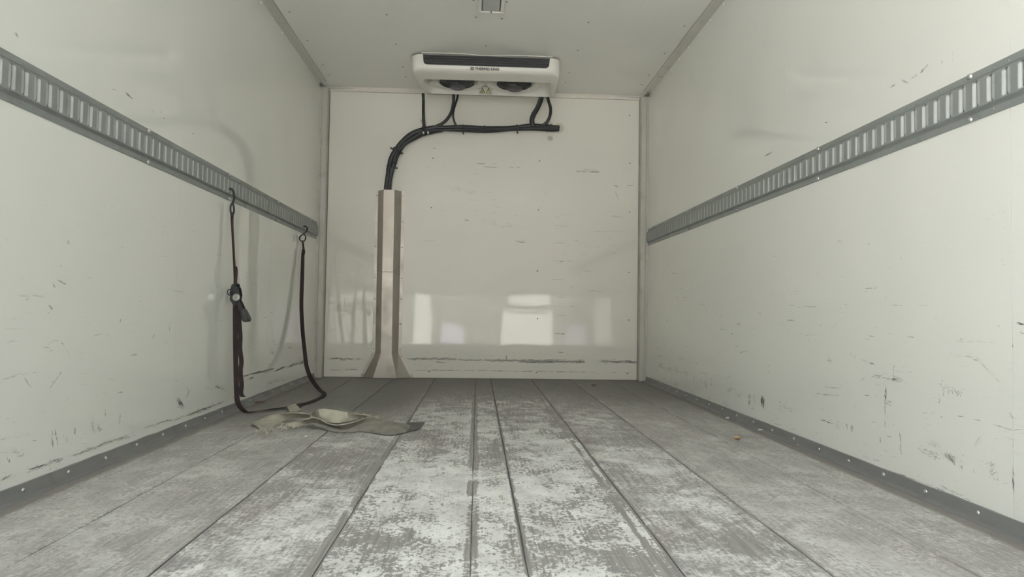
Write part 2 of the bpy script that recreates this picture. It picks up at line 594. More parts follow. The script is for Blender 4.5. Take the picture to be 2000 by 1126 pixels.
RX = (0, math.radians(90), 0)        # dome axis to +X
LX = (0, math.radians(-90), 0)       # to -X
FY = (math.radians(90), 0, 0)        # to -Y (towards the opening)
DN = (math.radians(180), 0, 0)       # downwards
d_ceil = dome_mesh('ceiling_screw', 0.0055, 0.003, M['rivet_d'])
d_back = dome_mesh('panel_screw', 0.005, 0.003, M['rivet_d'])
d_kick = dome_mesh('kick_screw', 0.0066, 0.0045, M['screw'])
d_cove = dome_mesh('cove_rivet', 0.0065, 0.006, M['side'])
d_post = dome_mesh('post_rivet', 0.0065, 0.0035, M['alu'])
d_bolt = dome_mesh('rail_bolt', 0.0085, 0.006, M['screw'])
d_duct = dome_mesh('duct_screw', 0.0055, 0.004, M['alu'])
for x in (-1.13, -0.583, 0.572, 1.133):
    for y in (3.53, 3.96, 4.385, 4.81, 5.015):
        inst('screw', d_ceil, ce, (x, y + random.uniform(-.01, .01), H - 0.0015), DN)
inst('screw', d_ceil, ce, (-0.015, 4.369, H - 0.0015), DN)
for x, y in ((-0.09, 3.73), (0.09, 3.73), (-0.076, 3.942), (0.071, 3.951)):
    inst('screw', d_ceil, ce, (x, y, H - 0.001), DN)
for x in (-0.396, 0.411, 1.104):
    for z in (1.653, 1.278, 0.816, 0.455, 0.05):
        if x < 0 and z in (0.816, 0.455):
            continue
        inst('screw', d_back, wb, (x + random.uniform(-.004, .004), D, z), FY)
inst('screw', d_back, wb, (1.10, D, 2.02), FY)

# ---- baseboards (steel scuff rails) with zinc screws
for s, nm in ((-1, 'baseboard_left'), (1, 'baseboard_right')):
    random.seed(11 + s)
    prof = [(W2, 0.034), (W2 - 0.004, 0.035), (W2 - 0.0075, 0.033), (W2 - 0.010, 0.016), (W2 - 0.015, 0.006), (W2 - 0.035, 0.0022), (W2 - 0.036, 0.0)]
    rows = []
    for j in range(120):
        y = Y0 + (5.20 - Y0) * j / 119
        rows.append([(s * x, y, z + (0.0022 * (noise.noise(Vector((y * 9, s * 5, 0))) if k < 3 else 0))) for k, (x, z) in enumerate(prof)])
    b = MB().grid(rows).build(nm, M['kick'], smooth=True)
    tag(b, kind='structure')
    for k in range(18):
        y = (1.718 if s > 0 else 1.712) + 0.2045 * k
        if y < 5.15:
            inst('screw', d_kick, b, (s * (W2 - 0.0095), y, 0.018 + random.uniform(-.002, .002)), LX if s > 0 else RX)

# ---- corner posts, coves, strip over the bulkhead
for k, s in ((1, -1), (2, 1)):
    x0, x1 = W2, 1.176
    pts = [(s * x0, 5.202, 0), (s * (x0 - .017), 5.202, 0), (s * (x0 - .019), 5.207, 0), (s * (x0 - .022), 5.203, 0), (s * (x1 + .008), 5.203, 0), (s * (x1 + .002), 5.206, 0), (s * x1, 5.213, 0), (s * x1, D + .005, 0), (s * x0, D + .005, 0)]
    p = MB().prism(pts, (0, 0, 2.15)).build('trim_%d' % k, M['alu'], bevel=0.001, seg=1)
    tag(p, kind='structure')
    for j in range(14):
        inst('rivet', d_post, p, (s * (W2 - 0.0125), 5.2025, 0.144 + 0.1537 * j), FY)
for k, s in ((3, -1), (4, 1)):
    rows, seal = [], []
    for j in range(90):
        y = Y0 + (5.17 - Y0) * j / 89
        e = 0.003 * noise.noise(Vector((y * 3.1, s * 3, 1)))
        rows.append([(s * (W2 + .001), y, 2.163), (s * (W2 - .003), y, 2.1635), (s * (W2 - .010), y, 2.1665), (s * (W2 - .028), y, 2.1725), (s * (1.187 + e), y, 2.1755), (s * (1.183 + e), y, 2.179), (s * (1.187 + e), y, 2.184)])
        seal.append((s * (1.1825 + e), y, 2.1795))
    p = MB().grid(rows).build('trim_%d' % k, M['cove'], smooth=True)
    tag(p, kind='structure')
    MB().tube(seal, .0014, 5).build('sealant_bead', M['bead'], p, smooth='all')
    y = 3.58 if s < 0 else 3.596
    while y < 5.0:
        inst('rivet', d_cove, p, (s * (W2 - 0.0003), y, 2.149), LX if s > 0 else RX)
        y += 0.2045
    # the curl that turns the cove into the bulkhead corner
    c = [(s * 1.206, 5.06, 2.1745), (s * 1.205, 5.14, 2.172), (s * 1.200, 5.20, 2.168), (s * 1.185, 5.242, 2.165), (s * 1.15, 5.258, 2.164), (s * 1.09, 5.264, 2.165), (s * 1.0, 5.267, 2.166)]
    MB().tube(spline(c, 6), [0.004 + 0.008 * math.sin(math.pi * min(1, i / 36)) for i in range(37)], 10, flat=0.9).build('corner_curl', M['cove'], p, smooth='all')
rows = []
for j in range(121):
    x = -1.2 + 2.4 * j / 120
    e = 0.0022 * noise.noise(Vector((x * 8, 0, 2)))
    t = 0.006 + 0.016 * min(1, max(0, (x + 1.1) / 1.9))
    rows.append([(x, 5.2675, 2.140 + e * .3), (x, 5.263, 2.141 + e * .3), (x, 5.262, 2.141 + t + e), (x, 5.2665, 2.145 + t + e), (x, 5.2675, 2.19)])
t5 = MB().grid(rows).build('trim_5', M['caulk'], smooth=True)
tag(t5, kind='structure')

# ---- outside, seen only in the gloss of the bulkhead, plus two walls added for light
gd = MB().box(-30, 30, -40, -0.35, -1.25, -1.05).build('ground', M['asphalt'])
tag(gd, kind='structure')
random.seed(4)
fm = MB().box(-30, 30, -14.6, -14.06, -1.05, 1.15)
x = -30.0
while x < 30:
    w_ = random.uniform(1.2, 3.4)
    fm.box(x, min(30, x + w_), -14.6, -14.0 + random.uniform(-.05, .05), 1.15, random.uniform(4.6, 5.6))
    x += w_
fa = fm.build('wall_outside', M['brick'])
tag(fa, kind='structure')
sd = MB().box(3.4, 3.8, -8.0, -0.2, -1.05, 4.2).build('wall_light_blocker', M['blocker'])  # unseen wall, added to cut the sky light on the left wall
tag(sd, kind='structure')
sl = MB().box(-6.4, -6.0, -13.5, 1.0, -1.05, 3.2).build('wall_light_bounce', M['door'])  # unseen pale wall, added to bounce sunlight onto the right wall
tag(sl, kind='structure')
MB().box(-29, 29, -14.06, -14.03, -1.05, 1.12).build('plinth_render', M['render'], fa)
for x0, x1, z0, z1, m in ((0.80, 2.60, -0.72, 0.45, 'door'), (0.98, 2.55, 0.50, 0.56, 'door'), (1.05, 2.5, 0.72, 1.10, 'door'), (-2.24, -1.66, -1.0, 1.08, 'door'), (-1.30, -0.52, -1.0, 0.05, 'doorv'), (-3.9, -3.2, -0.95, 0.9, 'render'), (3.7, 4.35, -0.9, 0.6, 'doorv')):
    MB().box(x0, x1, -14.03, -13.97, z0, z1).build('door_panel', M[m], fa)

# ================================================================== CARGO RAILS
PITCH_S = 0.0508
prof_d = [(0.0, 0.0005), (0.0005, 0.003), (0.0015, 0.0036), (0.0185, 0.0036), (0.0200, 0.0022), (0.0225, 0.0018), (0.0245, 0.004), (0.0265, 0.0105), (0.0285, 0.0125), (0.0305, 0.013)]
full = prof_d + [(0.127 - z, d) for z, d in reversed(prof_d)]
ZB = 1.015


def slot_patch(s):
    """pressed slot between y=0..0.030, z=+-0.036 (local), d towards the room"""
    ys_ = [0.0, 0.0012, 0.0035, 0.0052, 0.0062, 0.0078, 0.0092, 0.0104, 0.0108, 0.0112, 0.0180, 0.0192, 0.0206, 0.0222, 0.0240, 0.0262, 0.0282, 0.030]
    hs = [0.0, 0.0002, 0.0016, 0.0027, 0.0031, 0.0028, 0.0018, 0.0006, -0.002, -0.0115, -0.0118, -0.0105, -0.0078, -0.0050, -0.0028, -0.0012, -0.0003, 0.0]
    zs_ = [-0.036, -0.0335, -0.0315, -0.0295, -0.027, -0.024, 0.0, 0.024, 0.027, 0.0295, 0.0315, 0.0335, 0.036]
    rows = []
    for z in zs_:
        a = (0.0345 - abs(z)) / 0.0085
        wgt = max(0.0, min(1.0, a))
        wgt = wgt * wgt * (3 - 2 * wgt)
        row = []
        for y, h in zip(ys_, hs):
            # the deep part ends sooner on the near side, which leaves slanted slot ends
            w2 = wgt
            row.append((s * (0.013 + h * w2), y, z))
        rows.append(row)
    return MB().grid(rows)


def make_rail(s, y_first, name, label):
    root = empty(name, (-s * W2, 3.2, ZB + 0.0635), label, 'cargo rail', 'slotted cargo rails on the side walls')
    x0 = -s * W2
    rows, y1 = [], 5.198
    n0 = -14
    ystart = y_first + n0 * PITCH_S - 0.010
    cols = [ystart]
    slots = []
    k = n0
    while True:
        a = y_first + k * PITCH_S
        if a + 0.03 > y1 - 0.004:
            break
        cols += [a, a + 0.030]
        slots.append(a)
        k += 1
    cols.append(y1)
    zs = full[:]
    mid = [i for i, (z, d) in enumerate(zs)]
    zz = [z for z, d in full[:10]] + [0.0635 - 0.036, 0.0635 + 0.036] + [z for z, d in full[10:]]
    prof = full[:9] + [(0.0275 + 0.0, 0.013)] + [(0.0995, 0.013)] + full[11:]
    prof[8] = (0.0272, 0.0125)
    prof[11] = (0.127 - 0.0272, 0.0125)
    mb = MB()
    m = len(prof)
    for y in cols:
        for z, d in prof:
            mb.v.append((x0 + s * d, y, ZB + z))
    for i in range(len(cols) - 1):
        hole = (i % 2 == 1) and i < len(cols) - 2
        for j in range(m - 1):
            if hole and j == 9:
                continue
            mb.f.append((i * m + j, i * m + j + 1, (i + 1) * m + j + 1, (i + 1) * m + j))
    mb.build('rail_sheet', M['rail'], root, smooth=True)
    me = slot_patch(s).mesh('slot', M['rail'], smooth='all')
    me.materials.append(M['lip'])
    me.materials.append(M['slotshade'])
    for pg in me.polygons:
        if pg.center.y > 0.0115 and abs(pg.normal.y) > 0.30 and abs(pg.center.z) < 0.031:
            pg.material_index = 1
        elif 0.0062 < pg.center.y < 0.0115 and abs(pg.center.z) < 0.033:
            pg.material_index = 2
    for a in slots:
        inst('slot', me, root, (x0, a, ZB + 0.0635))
    riv = MB()
    for i, a in enumerate(slots):
        for z in (0.0118, 0.127 - 0.0118):
            y = a + 0.017
            c = Vector((x0 + s * 0.0035, y, ZB + z))
            ax = Vector((s, 0, 0))
            riv.lathe([(0.0030, 0), (0.0022, 0.0013), (0.0, 0.0016)], c, ax, 6)
    tag(riv.build('flange_rivets', M['rail'], root, smooth='all'), kind='stuff')
    for y in ((0.93, 1.745, 2.56, 3.38, 4.20, 5.02)):
        for z in (0.0075, 0.127 - 0.0065):
            inst('bolt', d_bolt, root, (x0 + s * 0.0035, y, ZB + z), RX if s > 0 else LX)
    return root


make_rail(1, 1.791, 'cargo_rail', 'grey slotted cargo rail on the wall where two straps hang')
make_rail(-1, 1.594, 'cargo_rail', 'grey slotted cargo rail on the bare wall with no straps hung')

# ================================================================== EVAPORATOR UNIT
ev = empty('evaporator_unit', (0, 4.75, H), 'white ceiling cooling unit with dark grille and two fans', 'cooling unit')


def half_w(y):
    t = (y - 4.55) / 0.43
    return -0.494 + 0.038 * t, 0.478 + 0.015 * t


def outline(inset, yf, yb, rf, rb):
    """rounded plan outline, clockwise from front left"""
    pts = []
    xl0, xr0 = half_w(yf)
    xl1, xr1 = half_w(yb)
    xl0 += inset; xl1 += inset; xr0 -= inset; xr1 -= inset
    for k in range(7):
        a = math.pi + math.pi / 2 * k / 6
        pts.append((xl0 + rf + rf * math.cos(a), yf + rf + rf * math.sin(a)))
    for k in range(7):
        a = -math.pi / 2 + math.pi / 2 * k / 6
        pts.append((xr0 - rf + rf * math.cos(a), yf + rf + rf * math.sin(a)))
    for k in range(5):
        a = math.pi / 2 * k / 4
        pts.append((xr1 - rb + rb * math.cos(a), yb - rb + rb * math.sin(a)))
    for k in range(5):
        a = math.pi / 2 + math.pi / 2 * k / 4
        pts.append((xl1 + rb + rb * math.cos(a), yb - rb + rb * math.sin(a)))
    return pts


rings = []
for z, ins, yf, yb, rf, rb in ((H - .012, 0, 4.520, 5.000, .06, .02), (2.098, 0, 4.520, 5.000, .06, .02), (2.084, .001, 4.5225, 5.000, .06, .02), (2.073, .002, 4.530, 5.000, .058, .02), (2.066, .004, 4.543, 4.999, .055, .02), (2.0615, .007, 4.560, 4.998, .05, .02), (2.059, .013, 4.585, 4.996, .045, .02),
                               (2.0575, .046, 4.668, 4.986, .03, .03), (2.056, .050, 4.674, 4.984, .03, .03), (2.058, .052, 4.6765, 4.982, .03, .03), (2.066, .054, 4.678, 4.978, .03, .035), (2.085, .062, 4.684, 4.962, .03, .05), (2.118, .080, 4.70, 4.930, .03, .05), (2.130, .11, 4.72, 4.88, .03, .05), (2.132, .20, 4.75, 4.80, .01, .01)):
    rings.append([(x, y, z) for x, y in outline(ins, yf, yb, rf, rb)])
hb = MB().grid(rings, closed=True)
hb.f.append(tuple(range(14 * len(rings[0]), 15 * len(rings[0]))))
hb.build('housing', M['white'], ev, smooth=True)
# mounting flange, a thin slightly bowed sheet above the grille
rows = []
for i in range(33):
    x = -0.43 + 0.85 * i / 32
    b = 0.004 * math.sin(math.pi * i / 32) * math.sin(3 * math.pi * i / 32) + 0.002 * noise.noise(Vector((x * 9, 0, 0)))
    rows.append([(x, 4.500, 2.169 + b), (x, 4.499, 2.172 + b), (x, 4.9, 2.1775), (x, 4.9, 2.1745)])
MB().grid(rows, closed=True).build('mounting_flange', M['white'], ev, smooth=True)
# grille on the front face
gz0, gz1, gx0, gx1 = 2.101, 2.165, -0.418, 0.402
pts = []
for cx, cz, a0 in ((gx0 + .026, gz0 + .022, 180), (gx1 - .026, gz0 + .022, 270)):
    for k in range(6):
        a = math.radians(a0 + 90 * k / 5)
        pts.append((cx + .026 * math.cos(a), 4.5195, cz + .022 * math.sin(a)))
pts += [(gx1 + .004, 4.5195, gz1), (gx0 - .004, 4.5195, gz1)]
gr = MB().prism(pts, (0, -0.004, 0)).build('grille', M['dark'], ev)
for k in range(4):
    z = gz0 + 0.012 + 0.0158 * k
    e = 0.012 if k == 0 else 0.002
    MB().prism([(gx0 + e, 4.5155, z), (gx0 + e, 4.5075, z - .003), (gx0 + e, 4.506, z - .001), (gx0 + e, 4.5155, z + .0035)], (gx1 - gx0 - 2 * e, 0, 0)).build('slat', M['slat'], gr)


# lettering on the front lip
def text(body, loc, size, mat, parent, name, rot=(math.radians(90), 0, 0), off=0.0, ext=0.0004, sxx=1.0, align='LEFT', bold=0.0):
    c = bpy.data.curves.new(name, 'FONT')
    c.body = body
    c.size = size
    c.extrude = ext
    c.offset = off
    c.align_x = align
    c.materials.append(mat)
    o = bpy.data.objects.new(name, c)
    COL.objects.link(o)
    bpy.context.view_layer.update()
    me = bpy.data.meshes.new_from_object(o.evaluated_get(bpy.context.evaluated_depsgraph_get()))
    if bold:        # a second strike, slightly to the side, thickens the strokes
        bm = bmesh.new()
        bm.from_mesh(me)
        for dx, dy in ((bold, 0), (0, bold), (bold, bold)):
            n0 = len(bm.verts)
            bm.from_mesh(me)
            bm.verts.ensure_lookup_table()
            for v in bm.verts[n0:]:
                v.co.x += dx
                v.co.y += dy
                v.co.z += 0.00003 * (1 + (dx > 0) + 2 * (dy > 0))
        bm.to_mesh(me)
        bm.free()
    bpy.data.objects.remove(o)
    bpy.data.curves.remove(c)
    o = bpy.data.objects.new(name, me)
    COL.objects.link(o)
    o.parent = parent
    o.matrix_parent_inverse = parent.matrix_basis.inverted()
    o.location = loc
    o.rotation_euler = rot
    o.scale = (sxx, 1, 1)
    return o


lt = text('THERMO KING', (-0.083, 4.5193, 2.0755), 0.0235, M['black'], ev, 'lettering', off=0.0, sxx=1.0, bold=0.0011)
em = MB()
x, z = -0.112, 2.0745
em.box(x, x + .021, 4.5188, 4.5199, z, z + .0035).box(x, x + .021, 4.5188, 4.5199, z + .0155, z + .019)
em.box(x, x + .0035, 4.5188, 4.5199, z, z + .019).box(x + .0175, x + .021, 4.5188, 4.5199, z, z + .019)
em.box(x + .006, x + .0085, 4.5188, 4.5199, z, z + .019).box(x + .0125, x + .015, 4.5188, 4.5199, z, z + .019).box(x + .006, x + .015, 4.5188, 4.5199, z + .008, z + .0105)
em.build('emblem', M['slat'], ev)
# fans
for px in (-0.208, 0.187):
    fn = MB().lathe([(0.106, 2.125), (0.112, 2.084), (0.121, 2.078), (0.121, 2.072), (0.108, 2.071), (0.082, 2.065), (0.062, 2.056), (0.058, 2.047), (0.05, 2.045), (0.0, 2.045)], (px, 4.785, 0), sides=32)
    fo = fn.build('fan', M['dark'], ev, smooth=True)
    g = MB()
    for R, z in ((0.112, 2.067), (0.098, 2.064), (0.084, 2.060), (0.070, 2.055)):
        g.ring((px, 4.785, z), (0, 0, 1), R, 0.0016, 32, 5)
    for k in range(8):
        a = 2 * math.pi * k / 8 + .2
        g.tube([(px + .118 * math.cos(a), 4.785 + .118 * math.sin(a), 2.069), (px + .055 * math.cos(a), 4.785 + .055 * math.sin(a), 2.048)], 0.0022, 5)
    g.build('fan_guard', M['dark'], fo, smooth='all')
    MB().lathe([(0.050, 2.047), (0.050, 2.041), (0.045, 2.038), (0.034, 2.038), (0.033, 2.040), (0.018, 2.040), (0.016, 2.037), (0, 2.037)], (px + .006, 4.80, 0), sides=24).build('hub', M['slat'], fo, smooth=True)
    # pale moulded bowl behind each fan
    bw = []
    for i in range(17):
        q = math.pi * i / 16
        bw.append([(px + r_ * math.cos(q) * 1.12, 4.785 + r_ * math.sin(q) * k_, z_) for r_, k_, z_ in ((.124, 1.0, 2.118), (.132, .98, 2.098), (.148, .96, 2.080), (.166, .98, 2.072), (.170, .98, 2.074))])
    MB().grid(bw).build('fan_bowl', M['white'], ev, smooth='all')
    for sx_ in (-1, 1):
        MB().box(px + sx_ * .150 - .020, px + sx_ * .150 + .020, 4.90, 4.93, 2.085, 2.105).build('clip', M['white'], ev, bevel=.002)
# warning label on the sloped rear of the recess
ny = Vector((0, -0.033, -0.032)).normalized()      # outward: forward and down
ny = Vector((0, -0.718, -0.696))
up = Vector((0, -0.696, 0.718))
o_ = Vector((-0.009, 4.9615, 2.0855)) + ny * 0.005


def lab(u, v, k=0.0):
    return o_ + Vector((u, 0, 0)) + up * v + ny * k


lb = MB().prism([lab(-.046, -.031), lab(.046, -.031), lab(.046, .031), lab(-.046, .031)], ny * .0008).build('warning_label', M['paper'], ev)
fr = MB()
for a, b, c, d in ((-.046, .046, .0295, .031), (-.046, .046, -.031, -.0295), (-.046, -.0445, -.031, .031), (.0445, .046, -.031, .031)):
    fr.prism([lab(a, c, .0008), lab(b, c, .0008), lab(b, d, .0008), lab(a, d, .0008)], ny * .0003)
for cx in (-.022, .022):
    A = [(cx - .02, -.021), (cx + .02, -.021), (cx, .023)]
    B = [(cx - .0145, -.0175), (cx + .0145, -.0175), (cx, .0145)]
    MB().prism([lab(u, v, .0008) for u, v in A], ny * .0003).build('warning_triangle', M['yellow'], lb)
    for i in range(3):
        j = (i + 1) % 3
        fr.prism([lab(*A[i], .0012), lab(*A[j], .0012), lab(*B[j], .0012), lab(*B[i], .0012)], ny * .0003)
fr.prism([lab(.0208, -.008, .0012), lab(.0232, -.008, .0012), lab(.0240, .006, .0012), lab(.0200, .006, .0012)], ny * .0003)
fr.prism([lab(.0208, -.014, .0012), lab(.0232, -.014, .0012), lab(.0232, -.0105, .0012), lab(.0208, -.0105, .0012)], ny * .0003)
for k in range(3):
    a = 2 * math.pi * k / 3 + .5
    fr.prism([lab(-.022 + .002 * math.cos(a + 1), -.007 + .002 * math.sin(a + 1), .0012), lab(-.022 + .008 * math.cos(a + .35), -.007 + .008 * math.sin(a + .35), .0012), lab(-.022 + .008 * math.cos(a - .35), -.007 + .008 * math.sin(a - .35), .0012), lab(-.022 + .002 * math.cos(a - 1), -.007 + .002 * math.sin(a - 1), .0012)], ny * .0003)
fr.build('warning_print', M['black'], lb)

# ================================================================== HOSES ON THE BULKHEAD
hs = empty('hose_bundle', (-0.1, 5.24, 1.87), 'thick black hose bundle curving along the bulkhead into the metal duct cover', 'hose')
main = [at(x, y, 1, 5.225 + .018 * max(0, min(1, (y - 300) / 70))) for x, y in ((1092, 250), (1075, 250), (1040, 248.5), (1010, 250), (980, 251.5), (940, 252), (905, 251), (870, 251), (850, 252), (827, 256.5), (808, 265), (792, 275.5), (780, 288), (770, 304), (765, 322), (760, 345), (757, 372), (757, 392))]
off = [(0.010, 0.008, 0.0235), (-0.012, -0.009, 0.0215), (0.016, -0.018, 0.014)]
sp = spline(main, 6)
for k, (dn, dy, r) in enumerate(off):
    pts, rads = [], []
    for i, p in enumerate(sp):
        t = (sp[min(i + 1, len(sp) - 1)] - sp[max(i - 1, 0)]).normalized()
        nn = Vector((-t.z, 0, t.x))
        q = i / len(sp)
        wv = 0.004 * math.sin(q * 26 + k * 2) * (1 if q < .85 else 0)
        sq = 0.85 if q > 0.42 else 0.5
        pts.append(p + nn * (dn * sq + wv) + Vector((0, dy if q < .8 else dy * .3, 0)))
        rads.append(r * (0.72 if q < 0.42 else 0.93 if q < .8 else .82) * (1 + 0.05 * math.sin(q * 55 + k)))
    MB().tube(pts, rads, 12).build('hose_strand', M['hose'], hs, smooth='all')


def tie(i, R, name='cable_tie', knob=True):
    p = sp[i]
    t = (sp[i + 1] - sp[i - 1]).normalized()
    nn = Vector((-t.z, 0, t.x))
    mb = MB().ring(p, t, R, 0.0035, 20, 6)
    if knob:
        mb.tube([p + nn * R * knob, p + nn * (R + .012) * knob, p + nn * (R + .014) * knob + Vector((0, -.012, 0))], 0.006, 8)
    return mb.build(name, M['dark'], hs, smooth=True)


def nearest(px, py):
    q = at(px, py, 1, 5.225)
    return min(range(1, len(sp) - 1), key=lambda i: (sp[i] - q).length)


for px, py, R, kn in ((1010, 250, .027, 1), (905, 250, .029, 1), (775, 292, .034, 1), (773, 296, .034, -1), (764, 326, .032, 1), (948, 251, .028, 0), (1068, 249, .028, 0)):
    tie(nearest(px, py), R, knob=kn)
# steel hose clamp with two bolts
i = nearest(827, 256)
p = sp[i]
t = (sp[i + 1] - sp[i - 1]).normalized()
cl = MB().ring(p, t, .034, .004, 20, 6).build('hose_clamp', M['steel'], hs, smooth=True)
for px, py in ((827, 259), (836, 258.5)):
    q = at(px, py, 1, 5.18)
    MB().lathe([(.0, -.018), (.006, -.016), (.009, -.008), (.0095, 0), (.005, .003), (.005, .03)], q, (0, 1, 0), 12).build('bolt', M['screw'], cl, smooth=True)


def pipe(px_pts, ys_, r, label, group='black hoses from the cooling unit'):
    pts = [at(x, y, 1, yy) for (x, y), yy in zip(px_pts, ys_)]
    o = MB().tube(spline(pts, 8), r, 12).build('drain_hose', M['hose'], smooth='all')
    return tag(o, label, 'hose', group)


pipe([(826.5, 184.5), (827, 196), (827, 220), (828, 242), (829, 254)], [5.0, 5.09, 5.19, 5.205, 5.205], .0115, 'straight black hose dropping from the end of the cooling unit to the shiny clamp')
pipe([(885.5, 178), (886, 190), (885, 204), (880, 222), (868, 238), (850, 247.5), (834, 251)], [5.0, 5.06, 5.13, 5.18, 5.2, 5.205, 5.21], .0115, 'black hose curving down beneath the left fan into the bundle towards the duct')
pipe([(894.5, 178), (893.5, 190), (889, 205), (885.5, 218), (885.5, 230), (890, 243), (898, 250)], [5.0, 5.07, 5.14, 5.19, 5.2, 5.205, 5.21], .0075, 'thinnest black cable bending behind the curved hose under the left fan')
pipe([(1058, 182), (1056, 195), (1050, 210), (1042, 224), (1039, 236), (1042, 247)], [5.0, 5.06, 5.13, 5.18, 5.2, 5.21], .0185, 'thickest black wrapped hose dropping beneath the right fan')
pipe([(1069, 184), (1071, 196), (1075, 210), (1074.5, 224), (1069, 237), (1060, 246)], [5.0, 5.06, 5.13, 5.18, 5.2, 5.21], .0115, 'black hose bowed outwards near the wall hole, beside the thick wrapped hose')

# putty ring where the bundle goes through the bulkhead, and two round plugs
gq = at(1092, 250, 1, D)
rows = []
for R, dy in ((0.040, -0.0008), (0.035, -0.004), (0.030, -0.007), (0.022, -0.009), (0.014, -0.006)):
    rows.append([(gq.x + R * (1 + .16 * noise.noise(Vector((math.cos(a) * 2, math.sin(a) * 2, R * 9)))) * math.cos(a), D + dy, gq.z + R * (1 + .2 * noise.noise(Vector((math.cos(a) * 2, math.sin(a) * 2, R * 9 + 4)))) * math.sin(a)) for a in [2 * math.pi * k / 28 for k in range(28)]])
g = MB().grid(rows, closed=True).build('hole_sealant', M['putty'], smooth='all')
tag(g, 'cream sealant ring around the hole where the hose bundle enters the bulkhead', 'sealant')
for (px, py), lab_ in (((1075, 270), 'small round slotted plug in the bulkhead below the hose bundle end'), ((1076, 243), 'small round plug in the bulkhead above the hose bundle end'), ((826, 236), 'pale round plug in the bulkhead behind the straight hose')):
    q = at(px, py, 1, D)
    pl = MB().lathe([(.0, -.004), (.013, -.004), (.0145, -.006), (.0165, -.006), (.0185, -.003), (.019, 0)], q, (0, 1, 0), 20).build('wall_plug', M['alu'] if py > 260 else M['caulk'], smooth=True)
    tag(pl, lab_, 'plug', 'round plugs in the bulkhead')
    MB().box(q.x - .010, q.x + .010, q.y - .0062, q.y - .003, q.z - .0018, q.z + .0018).build('slot', M['scuff'], pl)

# ================================================================== METAL DUCT COVER
du = empty('duct_cover', (-0.71, D, 0), 'tall galvanised sheet metal duct cover with splayed foot on the bulkhead', 'duct')


def hat(z, xs, dep=0.06):
    """six x positions of the hat profile: flange, side, front, side, flange"""
    a, b, c, d, e, f = xs
    return [(a, D - .001, z), (a, D - .003, z), (b, D - .003, z), (c, D - dep, z), (d, D - dep, z), (e, D - .003, z), (f, D - .003, z), (f, D - .001, z)]


top_x = (-0.819, -0.798, -0.751, -0.671, -0.624, -0.601)
mid_x = (-0.8185, -0.7965, -0.749, -0.669, -0.6245, -0.6005)
low_x = (-0.818, -0.795, -0.747, -0.667, -0.625, -0.600)
foot_x = (-0.905, -0.882, -0.800, -0.626, -0.530, -0.507)
MB().grid([hat(0.786, mid_x), hat(1.395, top_x)]).build('upper_cover', M['galv'], du)
MB().grid([hat(0.178, low_x, .0585), hat(0.783, mid_x, .0585)]).build('lower_cover', M['galv'], du)
MB().grid([hat(0.003, foot_x, .062), hat(0.181, low_x, .062)]).build('splayed_foot', M['galv'], du)
for z in (1.36, 1.165, 0.975, 0.745, 0.585, 0.40, 0.215):
    for x in (-0.808, -0.612):
        inst('screw', d_duct, du, (x, D - .003, z), FY)
for f_ in (0.12, 0.86):
    for a, b in ((0, 1), (4, 5)):
        x = ((foot_x[a] + foot_x[b]) * (1 - f_) + (low_x[a] + low_x[b]) * f_) / 2
        inst('screw', d_duct, du, (x, D - .003, 0.003 + .178 * f_), FY)

# ================================================================== CEILING LAMP
la = empty('ceiling_lamp', (0.007, 3.77, H), 'small flat ceiling lamp with grey lens and white bezel', 'lamp')
bz = MB()
x0, x1, y0, y1 = -0.062, 0.076, 3.62, 3.855
for a, b, c, d in ((x0, x1, y1 - .017, y1), (x0, x1, y0, y0 + .017), (x0, x0 + .017, y0 + .017, y1 - .017), (x1 - .017, x1, y0 + .017, y1 - .017)):
    bz.box(a, b, c, d, H - .016, H - .002)
bz.build('bezel', M['white'], la, bevel=.004)
MB().box(x0 + .022, x1 - .022, y0 + .018, y1 - .018, H - .012, H - .003).build('lens', M['lens'], la, bevel=.003)
MB().box(x0 + .016, x0 + .023, y0 + .017, y1 - .017, H - .009, H - .002).box(x1 - .023, x1 - .016, y0 + .017, y1 - .017, H - .009, H - .002).build('seal', M['dark'], la)
MB().box(0.004, 0.012, y1 - .021, y1 - .013, H - .018, H - .012).build('latch', M['dark'], la)

# ================================================================== RATCHET STRAP
rs = empty('ratchet_strap', (-1.19, 3.39, 0), 'black ratchet strap with reddish edges looped from two hooks on the slotted rail', 'strap')


def strap(name, pts, wdir, width=0.024, thick=0.0022, mat='strap', n=8):
    L, R = [], []
    for i, p in enumerate(pts):
        w = Vector(wdir[i] if isinstance(wdir, list) else wdir).normalized() * width / 2
        L.append(Vector(p) - w)
        R.append(Vector(p) + w)
    return ribbon_obj(name, M[mat], rs, L, R, thick=thick, n=n, across=2)


# first hook: from a rail slot down to the strap eye
h1 = [(-1.228, 3.350, 1.060), (-1.219, 3.352, 1.066), (-1.209, 3.355, 1.062), (-1.202, 3.360, 1.045), (-1.203, 3.366, 1.020), (-1.210, 3.366, 0.998)]
MB().tube(spline(h1, 8), 0.0055, 8).build('hook', M['steel'], rs, smooth='all')
eye = [(-1.210, 3.366, 1.0), (-1.2165, 3.363, .985), (-1.217, 3.365, .962), (-1.2115, 3.37, .940), (-1.2035, 3.37, .960), (-1.2045, 3.368, .985), (-1.210, 3.366, 1.0)]
MB().tube(spline(eye, 6), 0.0048, 8).build('hook_eye', M['steel'], rs, smooth='all')
strap('webbing_upper', [(-1.212, 3.37, .957), (-1.210, 3.371, .90), (-1.203, 3.378, .78), (-1.196, 3.386, .66), (-1.193, 3.389, .59)], [(1, -.1, 0), (.75, -.65, 0), (.7, -.7, 0), (.75, -.6, 0), (1, -.2, 0)], 0.0165, .0045)
# red stitched ends of the webbing
strap('webbing_end', [(-1.188, 3.372, .700), (-1.186, 3.378, .680), (-1.188, 3.382, .650), (-1.191, 3.386, .61)], (.9, -.3, 0), 0.012)
